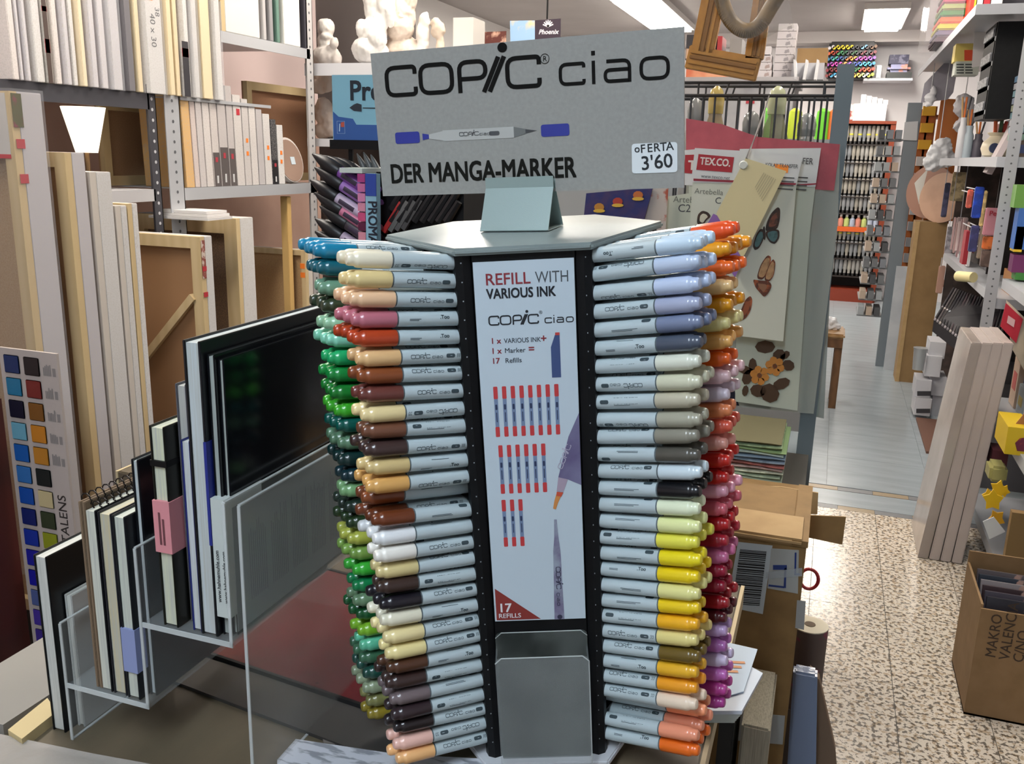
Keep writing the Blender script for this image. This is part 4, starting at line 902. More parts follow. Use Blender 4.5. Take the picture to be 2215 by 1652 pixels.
f.build('lettering', mat('#d9d4da', .5), pp)
q = aty(1183, 41, 4.0); MB().cyl((q.x, 4.002, q.z), (q.x, 4.002, CEIL), .004, n=6).build('cord', BLACK, label='dark cord hanging the logo poster from the ceiling', cat='cord')

# ---------------------------------------------------------------- wire rack with hanging transfer sheets (right of the stand)
YR = 2.30
GP = mat('#6f7c82', .45, .2); WIRE = mat('#3c3d40', .4, .5)
rk2 = thing('wire_rack', 'grey steel rack with wire basket beside the aisle', 'rack', (-.45, YR, 0))
ztop = aty(1843, 140, YR).z
MB().box(-.026, .012, YR-.02, YR+.02, 0, ztop).build('post', GP, rk2)
xl = aty(1002, 440, YR).x
MB().box(xl-.019, xl+.019, YR-.02, YR+.02, 0, 1.42).build('post', GP, rk2)
zA, zB = aty(1650, 178, YR).z, aty(1650, 207, YR).z
for dy in (0, .13):
    for z in (zA, zB): MB().cyl((xl, YR+dy, z), (-.02, YR+dy, z), .0032 if z == zA else .004, n=8).build('rail', WIRE, rk2)
    x = -.04 - dy*.12
    while x > -.44:
        MB().cyl((x, YR+dy, zB), (x, YR+dy, zB-.30), .0026, n=6).build('basket_wire', WIRE, rk2); x -= .0285
    for k in range(6): xx = -.05-.072*k; MB().cyl((xx, YR+dy, zA), (xx-.008*(k % 2), YR+dy, zB), .0024, n=6).build('spacer_wire', WIRE, rk2)
MB().cyl((-.445, YR, zB-.30), (-.03, YR, zB-.30), .0032, n=8).build('rail', WIRE, rk2)
MB().box(-.44, -.03, YR+.004, YR+.126, zB-.306, zB-.302).build('basket_floor', mat('#55585a', .5), rk2)
for zz in (.52, .70): MB().box(xl, -.02, YR-.01, YR+.3, zz-.01, zz).build('shelf', GP, rk2)
MB().box(-.022, .008, YR+.28, YR+.32, 0, 1.4).build('post', GP, rk2)
zb = zB-.302
def jar(label, px, ytop, r, body, top, band=None, Y=YR+.065):
    c = aty(px, ytop, Y); h = c.z - zb
    t = thing('jar', label, 'jar', (c.x, Y, zb), 'clear domes and bottles in the wire basket')
    M0 = Matrix.Translation((c.x, Y, zb))
    MB(M0).lathe([(r*.9,0),(r,.01),(r,h*.62),(r*.8,h*.70),(r*.55,h*.78),(r*.55,h*.86)], 18).build('bottle', mat(body, .12, alpha=.6), t, smooth=True)
    MB(M0).lathe([(r*.62,h*.80),(r*.66,h*.90),(r*.5,h*.97),(r*.15,h)], 18).build('dome_lid', mat(top, .12, alpha=.65), t, smooth=True)
    if band: MB(M0).lathe([(r*1.01,h*.30),(r*1.01,h*.52)], 18).build('label_band', mat(band, .4), t, smooth=True)
jar('amber bottle with yellow lid and blue label in the wire basket', 1552, 186, .030, '#a08a5e', '#c9b46a', '#26367a')
jar('tall green-grey bottle with pale dome lid in the wire basket', 1684, 186, .034, '#8a8c6e', '#c3c9a4')
jar('low clear dome with orange rim at the left basket end', 1506, 212, .030, '#a9a9a6', '#8c8f8f', '#b5652e')
jar('low grey dome between the two bottles', 1627, 240, .032, '#9a9c9a', '#7c807f')
jar('low clear dome with blue label at the right basket end', 1748, 245, .034, '#a8aaa4', '#7f8483', '#20306e')
# transfer sheets hanging on the rack
PAPER = mat('#c7cbbd', .45); HDR = mat('#cfd2d2', .4)
def tsheet(label, pxs, Y, m=PAPER, name='transfer_sheet'): return ysheet(name, pxs, Y, .003, m, label=label, cat='transfer sheet', group='hanging transfer sheets')
o = tsheet('large clear bag with red header card at the back of the hanging sheets', [(1484,258),(1560,268),(1640,300),(1818,312),(1812,486),(1760,895),(1600,880),(1484,520)], 2.265, mat('#c3c9c0', .2, alpha=.4))
ysheet('red_header', [(1484,256),(1560,268),(1640,296),(1817,312),(1804,412),(1484,392)], 2.2595, .0015, mat('#b3515c', .45, noise=(18, '#a04450', .4, .7)), o)
o = tsheet('rearmost white transfer sheet with hidden lettering', [(1600,322),(1776,320),(1764,400),(1752,500),(1725,888),(1590,868)], 2.245, mat('#bcc3b4', .4))
ysheet('header_card', [(1600,322),(1776,320),(1764,404),(1600,400)], 2.2425, .001, HDR, o)
q = aty(1728, 354, 2.24); kk = (aty(1760,350,2.24).x-q.x)/32
f = FL(frame(q, (1,0,-.03), (0,0,1)), .0004); f.put(text('SFER', 20*kk, .008, sx=.75)); [f.put(rect(0, 26*kk, (-32-k*9)*kk, (-29-k*9)*kk), -2*kk) for k in range(4)]; f.build('lettering', mat('#4a4a4c', .6), o)
ysheet('red_line', [(1700,400),(1766,396),(1765,399),(1700,404)], 2.2412, .0006, mat('#9c2c3c', .5), o)
# flowers on that sheet
def chaikin(P, n=2):
    for _ in range(n): P = [q for a, c in zip(P, P[1:] + P[:1]) for q in ((a[0]*.8+c[0]*.2, a[1]*.8+c[1]*.2), (a[0]*.2+c[0]*.8, a[1]*.2+c[1]*.8))]
    return P
def shape_on(o, pxs, Y, m, nm): return ysheet(nm, chaikin(list(pxs)) if len(pxs) < 8 else pxs, Y, .0006, m, o)
LEAF = mat('#4a3422', .6); PET = mat('#c08038', .5); PETC = mat('#6a3a1c', .5)
for cx, cy, w, h, a in ((1612,800,22,9,.3),(1628,790,9,16,0),(1618,815,12,18,.5),(1640,845,18,14,.2),(1665,850,22,20,.8),(1690,830,20,12,-.4),(1685,770,14,16,.5),(1705,790,14,12,.3),(1698,768,12,8,-.6),(1612,845,7,12,.2),(1655,750,22,14,0)):
    P = [(cx+w*math.cos(t_)*math.cos(a)-h*math.sin(t_)*math.sin(a), cy+w*math.cos(t_)*math.sin(a)+h*math.sin(t_)*math.cos(a)) for t_ in [i*PI/4 for i in range(8)]]
    shape_on(o, P[::-1], 2.2416, LEAF, 'leaf_print')
for cx, cy in ((1643,812),(1676,792)):
    for k in range(6):
        a = k*PI/3+.3; x, y = cx+13*math.cos(a), cy+13*math.sin(a)
        shape_on(o, [(x+8.5*math.cos(t_), y+8.5*math.sin(t_)) for t_ in [-i*PI/4 for i in range(8)]], 2.2410-.0004*(cx > 1650), PET, 'petal_print')
    shape_on(o, [(cx+5*math.cos(t_), cy+5*math.sin(t_)) for t_ in [-i*PI/4 for i in range(8)]], 2.2402, PETC, 'petal_print')
o = tsheet('transfer sheet with brand header at left behind the butterfly sheet', [(1444,425),(1490,418),(1490,330),(1510,330),(1500,700),(1430,700)], 2.222, mat('#bcc2b2', .45))
ysheet('header_card', [(1478,325),(1512,322),(1510,402),(1478,400)], 2.2200, .001, HDR, o)
ysheet('red_logo', [(1482,335),(1510,334),(1508,376),(1480,374)], 2.2190, .0006, mat('#a4232d', .5), o)
q = aty(1484, 372, 2.219); f = FL(frame(q, (1,0,0), (0,0,1)), .0012); f.put(text('T', .030, .03), .004, .006); f.build('lettering', mat('#d9d0cc', .5), o)
q = aty(1456, 437, 2.222); f = FL(frame(q, (1,0,0), (0,0,1)), .0005); f.put(text('Artebella', .021)); f.build('lettering', mat('#6b6f66', .6), o)
q = aty(1466, 458, 2.222); f = FL(frame(q, (1,0,.03), (0,0,1)), .0005); f.put(text('C2', .026)); f.build('handwriting', mat('#3f4248', .6), o)
o = tsheet('front transfer sheet with three butterflies and red brand header', [(1503,320),(1738,334),(1722,405),(1694,738),(1478,712),(1490,520)], 2.200)
ysheet('header_card', [(1503,320),(1738,334),(1722,400),(1495,394)], 2.1985, .001, HDR, o)
ysheet('red_line', [(1500,386),(1722,396),(1721,400),(1500,391)], 2.1975, .0006, mat('#8c2436', .5), o)
ysheet('red_logo', [(1511,333),(1588,340),(1583,373),(1506,367)], 2.1975, .0006, mat('#a3202c', .5), o)
q = aty(1514, 352, 2.1975); kk = (aty(1588,350,2.1975).x-q.x)/74
f = FL(frame(q, (1,0,-.05), (0,0,1)), .0006); f.put(text('TEX.CO.', 22*kk, .022, sx=.80), 0, -3*kk); f.build('lettering', mat('#ddd2cc', .5), o)
q = aty(1516, 384, 2.1975); f = FL(frame(q, (1,0,-.05), (0,0,1)), .0006); f.put(text('www.texco.net', 12*kk, .0, sx=.85)); f.build('lettering', mat('#5a5f64', .5), o)
q = aty(1655, 360, 2.1975); f = FL(frame(q, (1,0,-.03), (0,0,1)), .0006); f.put(text('KOLAY TRANSFER', 11.5*kk, .008, sx=.72)); [f.put(rect((30-k)*kk, 64*kk, (-22-k*8)*kk, (-19.5-k*8)*kk)) for k in range(4)]; f.build('lettering', mat('#55585a', .6), o)
q = aty(1502, 418, 2.200); f = FL(frame(q, (1,0,-.03), (0,0,1)), .0005); f.put(text('Artebella', 17*kk, 0)); f.build('lettering', mat('#6b6f66', .6), o)
q = aty(1546, 440, 2.200); f = FL(frame(q, (1,0,0), (0,0,1)), .0005); f.put(text('C', 20*kk, 0)); f.build('handwriting', mat('#3f4248', .6), o)
ysheet('price_dot', [(1673,354),(1706,358),(1704,374),(1680,370)], 2.1970, .0006, mat('#f08a24', .5), o)
DKW = mat('#2c231c', .6, noise=(60, '#4a2f22', .45, .6)); TEALW = mat('#4d6f70', .6, noise=(60, '#2c3c3c', .5, .65)); TANW = mat('#b08a62', .6, noise=(70, '#8a6a48', .45, .65)); BRW = mat('#5a3020', .6, noise=(50, '#a0562f', .5, .6))
def wing(pxs, m, Y=2.1990): shape_on(o, pxs, Y, m, 'wing_print')
def wing2(P, m_out, m_in, k=.68, Y=2.1990):
    cx_ = sum(p[0] for p in P)/len(P); cy_ = sum(p[1] for p in P)/len(P)
    ysheet('wing_print', chaikin(P), Y, .0006, m_out, o); ysheet('wing_print', chaikin([(cx_+(x-cx_)*k, cy_+(y-cy_)*k) for x, y in P]), Y-.0006, .0005, m_in, o)
wing2([(1655,500),(1658,482),(1667,462),(1682,447),(1688,452),(1687,476),(1682,494),(1670,500)], DKW, mat('#7a4632', .6, noise=(70, '#3a2a22', .45, .6)), .6)
wing2([(1656,500),(1672,495),(1686,497),(1686,514),(1677,528),(1666,525),(1657,512)], DKW, TEALW, .74, 2.1984)
wing2([(1653,497),(1645,494),(1636,506),(1628,532),(1632,541),(1641,538),(1650,522),(1654,508)], DKW, TEALW, .74, 2.1984)
wing([(1650,492),(1654,488),(1657,510),(1654,521),(1650,512)], DKW, 2.1970)
wing2([(1636,602),(1645,572),(1660,551),(1669,556),(1663,585),(1650,606)], BRW, TANW, .82)
wing2([(1652,606),(1662,575),(1672,559),(1678,568),(1674,596),(1664,610)], BRW, TANW, .82, 2.1984)
wing2([(1628,604),(1640,606),(1664,608),(1670,618),(1662,634),(1653,643),(1643,632),(1634,622)], BRW, mat('#8a6248', .6), .5, 2.1982)
wing2([(1596,697),(1602,672),(1612,648),(1623,639),(1628,648),(1624,672),(1612,690)], BRW, mat('#8a4a2c', .6), .6)
wing2([(1507,484),(1509,464),(1519,455),(1532,459),(1538,468),(1528,476),(1520,490)], DKW, mat('#c9c6b0', .6), .6)
# two more wrapped sheets on the aisle side
for k, (pxs, Y, h) in enumerate((([(1745,405),(1790,420),(1770,900),(1730,895)], 2.285, '#9fb0a8'), ([(1778,400),(1806,420),(1782,905),(1758,900)], 2.315, '#a9b2ac'))):
    o = tsheet(['narrow wrapped sheet with brown print on the aisle side', 'outermost clear wrapped sheet on the aisle side'][k], pxs, Y, mat(h, .15, alpha=.7, bump=(12, .6)))
    if k == 0:
        ysheet('brown_print', [(1762,465),(1776,463),(1770,503),(1757,504)], Y-.002, .0006, mat('#9a5a3a', .5), o); ysheet('violet_print', [(1757,660),(1768,660),(1764,770),(1748,772)], Y-.002, .0006, mat('#6f5a78', .5, noise=(40, '#a9b2ac', .5, .55)), o)
# paper tag on a string
tg = thing('price_tag', 'cream paper tag with string hanging before the transfer sheets', 'tag', tuple(aty(1620, 560, 2.17)))
ysheet('card', [(1613,342),(1701,370),(1606,560),(1549,462)], 2.170, .001, mat('#d2c79a', .55), tg)
ysheet('purple_card', [(1543,462),(1600,490),(1628,505),(1606,565),(1590,600),(1520,500)], 2.174, .001, mat('#8a62a8', .5), tg)
q = aty(1608, 357, 2.169); b = MB(frame(q, (1,0,0), (0,0,1))); b.lathe([(.010,0),(.008,.003)], 14); b.build('white_button', mat('#c9cec6', .5), tg)
p0, p1 = aty(1614, 342, 2.168), V(aty(1664, 207, YR).x, YR-.004, zB)
MB().tube([p0, p0+(p1-p0)*.5+V(.004,0,0), p1], .0016, 5).build('string', mat('#5c5856', .5), tg); MB().tube([p0+V(.003,0,0), p1], .0012, 5).build('string', mat('#8c8884', .5), tg)
f = FL(frame(aty(1684, 386, 2.170), (-.45,0,-.89), (-.89,0,.45)), -.0010)
for k in range(7): f.put(rect(.004, .06-k*.003, .004+k*.005, .004+k*.005+.0012))
f.build('fine_print', mat('#a89f82', .6), tg)
# patterned cloth and bag left of the sheets, seen under the sign
o = ysheet('patterned_cloth', [(1268,418),(1412,405),(1392,480),(1262,475)], 2.18, .004, mat('#1f2560', .6, noise=(28, '#3a2c5a', .45, .6)), label='dark blue cloth printed with fruit bowls under the grey sign', cat='cloth')
for cx, cy, c in ((1336,436,'#a83a2a'),(1380,422,'#b5652e'),(1296,448,'#b07a2e')):
    ysheet('bowl_print', [(cx+11*math.cos(t_), cy+9*math.sin(t_)) for t_ in [-i*PI/5 for i in range(10)]], 2.178, .001, mat(c, .5), o); ysheet('bowl_print', [(cx+13*math.cos(t_), cy+8+4*math.sin(t_)) for t_ in [-i*PI/5 for i in range(10)]], 2.1772, .0006, mat('#c9a43a', .5), o)
ysheet('wrapped_print', [(1412,405),(1446,400),(1438,520),(1390,490)], 2.19, .004, mat('#b9b0a8', .3, noise=(22, '#a8543f', .56, .62)), label='wrapped white print with red marks beside the blue cloth', cat='print')

# ---------------------------------------------------------------- gold frame in a plastic bag hanging from the ceiling
YG = 2.15
GOLD = mat('#b8822c', .4, noise=(50, '#a87424', .35, .7)); GOLD2 = mat('#8a5c1a', .45)
gf = thing('gold_frame', 'carved golden picture frame hanging from the ceiling', 'picture frame', tuple(aty(1570, 160, YG)))
def bar(a, c, w, nm='frame_bar'):
    p, q = aty(*a, YG), aty(*c, YG); d = (q-p).normalized(); b = MB(frame(p, d, V(0,1,0)))
    L = (q-p).length; h = w/2
    b.box(0, L, 0, .022, -h, h); o = b.build(nm, GOLD, gf, bevel=.002)
    for k, dd in enumerate((-.55, -.1, .35)):
        m = MB(frame(p, d, V(0,1,0))); m.box(.006, L-.006, -.0045, .001, h*dd, h*(dd+.28)); m.build('carved_rib', GOLD2 if k == 1 else GOLD, o, bevel=.001)
bar((1552,-50), (1516,122), .050); bar((1486,122), (1640,150), .050); bar((1655,-40), (1630,128), .040)
MB().box(*(lambda p: (p.x-.004, p.x+.004, p.y+.02, p.y+.028, p.z, CEIL))(aty(1590, -10, YG))).build('cord', BLACK, gf)
b = MB()
ring = [(1556,-20),(1570,30),(1590,58),(1618,70),(1645,55),(1665,20),(1690,-20)]
PTS = [aty(x, y, YG-.05) for x, y in ring]
for _ in range(3): PTS = [PTS[0]] + [q for a_, c_ in zip(PTS, PTS[1:]) for q in (a_*.75+c_*.25, a_*.25+c_*.75)] + [PTS[-1]]
b.tube(PTS, .016, 10); b.build('brown_band', mat('#7d6540', .5, noise=(30, '#5f4d33', .4, .6)), smooth=True, label='brown plush ring in a clear bag hanging over the gold frame', cat='ornament')
bagp = [(1548,-30),(1562,40),(1588,72),(1620,86),(1660,70),(1690,55),(1715,52),(1708,10),(1695,-30)]
o = ysheet('plastic_bag', bagp[::-1], YG-.085, .06, mat('#d5cfc6', .1, alpha=.12, bump=(35, 1.0)), label='clear plastic bag hanging over the gold frame', cat='bag')
# ---------------------------------------------------------------- cardboard boxes, cloths and paper right of the stand
CB = mat('#8a6c40', .75, noise=(25, '#7c6038', .35, .7)); CBL = mat('#b09366', .75, noise=(20, '#a3855a', .35, .7))
YX = 1.36
bx = thing('cardboard_box', 'tall cardboard box with barcode label behind the table corner', 'box', (-.13, YX+.15, .10))
xr = aty(1745, 1180, YX).x; ztp = aty(1700, 1178, YX).z
MB().box(-.29, xr, YX, YX+.26, .10, ztp).build('body', CB, bx, bevel=.002)
MB().box(-.29, xr-.004, YX-.002, YX+.10, ztp, ztp+.012).build('top_flap', CBL, bx, bevel=.004)
MB().box(xr-.022, xr+.002, YX+.0, YX+.26, ztp, ztp+.010).build('side_flap', CB, bx)
lb = ysheet('barcode_label', [(1596,1172),(1671,1180),(1650,1328),(1572,1312)], YX-.0008, .0008, mat('#b9c4c8', .45), bx)
y = 1188; bars_ = []
b = MB()
while y < 1304:
    h = random.choice((1.3, 2.2, 3.4)); f = (y-1172)/148
    quad_y([(1603-22*f, y), (1660-19*f, y+5), (1660-19*f, y+5+h), (1603-22*f, y+h)], YX-.0012, .0004, b); y += h + random.choice((1.3, 2.0, 2.6))
b.build('barcode', mat('#1b1d20', .5), lb, kind='stuff')
sl = ysheet('shipping_label', [(1668,1186),(1728,1190),(1726,1284),(1660,1272)], YX-.0009, .0008, mat('#a7aaa6', .3), bx)
for q in ([(1663,1264),(1697,1268),(1697,1272),(1662,1268)], [(1697,1228),(1701,1228),(1700,1272),(1695,1270)], [(1672,1222),(1702,1222),(1702,1232),(1672,1232)], [(1719,1195),(1723,1195),(1722,1244),(1718,1244)], [(1718,1240),(1730,1240),(1730,1244),(1718,1244)]):
    ysheet('blue_mark', q, YX-.0014, .0005, mat('#253a78', .5), sl)
ysheet('tape', [(1658,1238),(1735,1228),(1735,1246),(1656,1252)], YX-.0022, .0004, mat('#c4cdd2', .1, alpha=.35), bx)
ysheet('paper_label', [(1724,1298),(1743,1300),(1739,1362),(1720,1358)], YX-.0008, .0006, mat('#9a9b98', .4), bx)
ysheet('paper_label', [(1590,1538),(1698,1548),(1693,1610),(1580,1600)], YX-.0008, .0006, mat('#a3a6a4', .35), bx)
# second box behind with folded-out flaps
YX2 = 1.72
b2 = thing('cardboard_box', 'open cardboard box with sticking-out flap behind the barcode box', 'box', (-.2, YX2+.15, .10))
zt2 = aty(1700, 1112, YX2).z
MB().box(-.33, aty(1765, 1112, YX2).x-.02, YX2, YX2+.18, .10, zt2).build('body', CB, b2, bevel=.002)
ysheet('raised_flap', [(1600,1050),(1690,1053),(1770,1066),(1768,1112),(1600,1110)], YX2+.02, .004, CBL, b2)
ysheet('side_flap', [(1690,1112),(1830,1118),(1822,1178),(1690,1150)], YX2-.01, .004, CB, b2)
ysheet('paper_label', [(1585,1060),(1622,1068),(1618,1110),(1582,1104)], YX2-.002, .001, mat('#a9b0b2', .4), b2)
# folded cloths stacked on the rack shelf behind
YCl = 1.98
FC = ['#8fa08c','#a3b09a','#9aa890','#b3b8a4','#a08a84','#b06a62','#8fa0b0','#7f94a8','#a9b8b0','#86a070','#9ab088','#6f6a4e']
zc0 = aty(1640, 1048, YCl).z; zc1 = aty(1640, 952, YCl).z
MB().box(-.36, aty(1712, 1040, YCl).x+.03, YCl-.03, YCl+.27, zc0-.014, zc0-.001).build('cloth_tray', mat('#3d3a34', .6), label='dark board carrying the stacked cloths', cat='board')
for x in (-.345, -.12): MB().box(x-.008, x+.008, YCl+.18, YCl+.20, 0, zc0-.014).build('support_leg', mat('#3d3a34', .6), bpy.data.objects['cloth_tray'])
for k, h in enumerate(FC):
    z = zc0 + (zc1-zc0)*k/len(FC); th = (zc1-zc0)/len(FC)
    xR = aty(1700 - abs(k-5)*1.2, 1000, YCl).x + random.uniform(-.006, .006); n = 16; vs = []
    for i in range(n+1):
        f = i/n; x = -.34 + (xR+.34)*f; w = .004*math.sin(f*9+k*1.7)*(f if k else 0)
        for (yy, zz) in ((YCl+random.uniform(-.004,.004), z+w*.5+th*.06), (YCl-.006, z+th*.5+w*.5), (YCl, z+th*.95+w*.5*(k < 11)), (YCl+.2, z+th*.95), (YCl+.2, z+th*.06)): vs.append((x, yy, zz))
    fs = [(i*5+j, i*5+(j+1) % 5, (i+1)*5+(j+1) % 5, (i+1)*5+j) for i in range(n) for j in range(5)] + [tuple(range(4,-1,-1)), tuple(n*5+j for j in range(5))]
    MB().add(vs, fs).build('folded_cloth', mat(h, .9, noise=(60, jig(h, .25), .4, .65)), smooth=True, label='%s folded cloth, %s from the bottom of the cloth pile' % (['grey green','pale green','sage','ivory green','dull pink','dusty red','pale blue','slate blue','mint grey','leaf green','light green','olive'][k], ['first','second','third','fourth','fifth','sixth','seventh','eighth','ninth','tenth','eleventh','twelfth'][k]), cat='cloth', group='folded cloths in a pile')
MB().box(-.40, -.10, YR-.01, YR+.2, .84, .90).build('dark_fabric_bolt', mat('#15162a', .8), label='dark navy fabric bolt above the cloth pile', cat='fabric')
# leaflets on the table corner
pts = zq([(1500,1530),(1600,1530),(1645,1450),(1600,1425),(1500,1440)], TT+.02)
for k in range(5):
    dx = .003*k; flat('leaflet', '%s leaflet of the white stack behind the markers' % ['lowest','second','third','fourth','top'][k], 'leaflet', [(p[0]+dx*.6-.004, p[1]-dx) for p in pts], TT+k*.005, .0045, mat('#b9c2bd' if k < 4 else '#c3ccd6', .5), group='leaflets stacked on the table corner')
q = zq([(1540,1500),(1610,1480),(1640,1390),(1560,1372)], TT+.035)
o = flat('flyer', 'pale blue flyer with orange print on the leaflet stack', 'flyer', q, TT+.0255, .001, mat('#b4c6d8', .45))
cx = sum(p[0] for p in q)/4; cy = sum(p[1] for p in q)/4; f = FL(frame((cx, cy, TT+.0265), (1,.3,0), (-.3,1,0)), .0005)
for k in range(3): f.put(rect(-.012, .016-k*.006, -.004, .001), 0, .016-k*.010)
f.build('orange_print', mat('#c98a5a', .5), o)
# things low beside the table
MB().box(*(lambda a, c: (a.x, c.x, 1.18, 1.34, .3, a.z))(aty(1604, 1566, 1.18), aty(1668, 1566, 1.18))).build('paper_block', mat('#b3ac98', .7, noise=(200, '#97917f', .4, .7), stretch=(3,1,.1)), label='thick torn paper block standing beside the table', cat='paper block', bevel=.003)
MB().box(*(lambda a, c: (a.x, c.x, 1.16, 1.32, .3, a.z))(aty(1556, 1556, 1.16), aty(1590, 1556, 1.16))).build('binder', mat('#22211f', .5), label='black binder standing between table and paper block', cat='binder', bevel=.002)
p = atz(1527, 1640, TT-.01); b = MB(); b.box(-.0640, -.052, .76, .815, TT-.06, TT-.004); b.build('corner_guard', mat('#cdc3a0', .5), label='cream plastic guard on the table corner', cat='guard', bevel=.008, smooth=True)
for nm, lab, px, yt, Y, r, m, z0 in (('paper_roll', 'cream ended patterned paper roll behind the cardboard box', 1752, 1352, 1.665, .034, mat('#5e4f48', .6, noise=(35, '#7a3a4a', .6, .64)), .42),):
    c = aty(px, yt, Y); t = thing(nm, lab, 'paper roll', (c.x, Y, z0)); M0 = Matrix.Translation((c.x, Y, 0))
    MB(M0).lathe([(r, z0), (r, c.z)], 24).build('wrap', m, t, smooth=True); MB(M0).lathe([(r*1.0, c.z), (r*1.0, c.z+.002)], 24).build('roll_end', mat('#d8d0b8', .6), t); MB(M0).lathe([(r*.3, c.z+.002), (r*.3, c.z+.003)], 16).build('hole', mat('#6a5a48', .7), t)
    MB().box(c.x-.03, c.x+.03, Y-.03, Y+.03, 0, z0).build('stand', mat('#5a5048', .6), t)
o = ysheet('plastic_bag', [(1716,1452),(1768,1462),(1764,1700),(1700,1700)], 1.46, .03, mat('#8d9cb8', .15, alpha=.75, bump=(30, .8)), label='bluish translucent bag standing at the box side', cat='bag', bevel=.004); 
ysheet('brown_paper', [(1752,1450),(1772,1470),(1806,1620),(1815,1720),(1740,1720)], 1.52, .02, mat('#7a6450', .7), label='brown wrapping paper behind the bluish bag', cat='paper')
c = aty(1750, 1252, 1.64); b = MB(frame(c, (1,0,0), (0,0,1))); b.tube([(.0165*math.cos(i*PI/10), .020*math.sin(i*PI/10), 0) for i in range(21)], .0032, 8); b.build('red_ring', mat('#b02a30', .35), label='red plastic ring handle beside the cardboard box', cat='ring', smooth=True)

# ---------------------------------------------------------------- the aisle, right-hand shelves
XR = .66
def rpost(label, px, ym, Y, w, z1):
    x = aty(px, ym, Y).x
    t = thing('shelf_post', label, 'post', (x, Y, 0), 'perforated shelf posts')
    MB().box(x-w/2, x+w/2, Y-.003, Y, 0, z1).box(x+w/2-.003, x+w/2, Y, Y+.04, 0, z1).build('angle_bar', GRS, t)
    b = MB(); z = .02
    while z < z1-.02: b.M = frame((x, Y-.003, z), (1,0,0), (0,0,1)); v, fc = disc(0, 0, .004, 6); b.add([(p[0], p[1], .0005) for p in v], fc); z += .03
    b.build('perforations', mat('#5a5b5e', .5), t, kind='stuff'); return x
xp = rpost('perforated post of the right-hand shelves beside the vase', 2172, 450, 4.05, .045, 2.6)
RS = mat('#b9bcc2', .4, .2)
def rshelf(label, y0, y1, z, x0=XR, x1=1.32, h=.04):
    t = thing('shelf_board', label, 'shelf', ((x0+x1)/2, (y0+y1)/2, z-h), 'right wall shelves')
    MB().box(x0, x1, y0, y1, z-.008, z).build('deck', RS, t); MB().box(x0, x1, y0-.003, y0, z-h, z).build('end_lip', RS, t); MB().box(x0-.003, x0, y0, y1, z-h, z).build('front_lip', RS, t); return t
Z1, Z2, Z3, Z4 = 1.485, .93, 2.08, .50
rshelf('right-hand shelf carrying the round vase', 4.06, 6.25, Z1, .585)
rshelf('right-hand shelf above the pencil tray', 4.06, 6.05, Z2)
rshelf('top right-hand shelf with wrapped coloured cloths', 4.3, 7.2, Z3, .46)
rshelf('low near shelf with the yellow boxes', 2.75, 4.0, .54)
rshelf('bottom near shelf behind the cartons', 2.75, 4.0, .12)
rshelf('near upper shelf at the right picture edge', 2.75, 4.0, 1.02)
rshelf('near top shelf at the right picture edge', 2.75, 4.0, 1.62)
# vase and neighbours
Yv = 4.75; c = aty(2153, 335, Yv); kz = Z1
t = thing('vase', 'cream jar with a dark blue round motif on the right-hand shelf', 'vase', (c.x, Yv, Z1))
M0 = Matrix.Translation((c.x, Yv, Z1+.0005)); vh = aty(2153, 287, Yv).z - Z1
MB(M0).lathe([(.035,0),(.055,.01),(.066,vh*.35),(.060,vh*.6),(.040,vh*.78),(.034,vh*.86),(.046,vh*.97),(.044,vh)], 24).build('body', mat('#d8cdb4', .35), t, smooth=True)
b = MB(frame((c.x-.018, Yv-.0655, Z1+vh*.38), (1,.28,0), (0,0,1))); b.lathe([(.022,-.004),(.022,.0035)], 20); b.build('blue_motif', mat('#39425e', .5), t)
for k, (dx, h, cc_) in enumerate(((-.012,.055,'#e06a3a'),(.016,.05,'#b83a2c'),(.004,.06,'#3a5a3a'))): MB().cyl((c.x+dx, Yv, Z1+vh*.7), (c.x+dx*1.6, Yv, Z1+vh+h), .008, n=8).build('brush_end', mat(cc_, .5), t)
MB(frame(aty(2172,318,4.5), (.35,0,.94), (0,1,0))).box(-.12,.12,0,.12,-.012,.012).build('leaning_board', mat('#c9bcbc', .6), label='pale pink board leaning beside the vase', cat='board')
for k, (px, w, h, col, lab) in enumerate(((2090, .05, .16, '#a8b4bc', 'pale grey bottle left of the vase'), (2112, .05, .12, '#5a5660', 'dark jar with orange handles beside the vase'), (2075, .04, .20, '#c8c8cc', 'slim white tube on the vase shelf'))):
    c = aty(px, 330, 5.3); t = thing('pot', lab, 'pot', (c.x, 5.3, Z1), 'pots on the vase shelf'); M0 = Matrix.Translation((c.x, 5.3, Z1+.0005))
    MB(M0).lathe([(w*.45,0),(w*.5,.01),(w*.5,h*.7),(w*.35,h*.8),(w*.36,h)], 14).build('body', mat(col, .4), t, smooth=True)
    for j in range(3): MB(M0).cyl((0,0,h*.6), (.02*(j-1),0,h*1.5), .005, n=6).build('tool', mat(['#c9a06a','#e07a3a','#3a3a40'][j], .5), t)
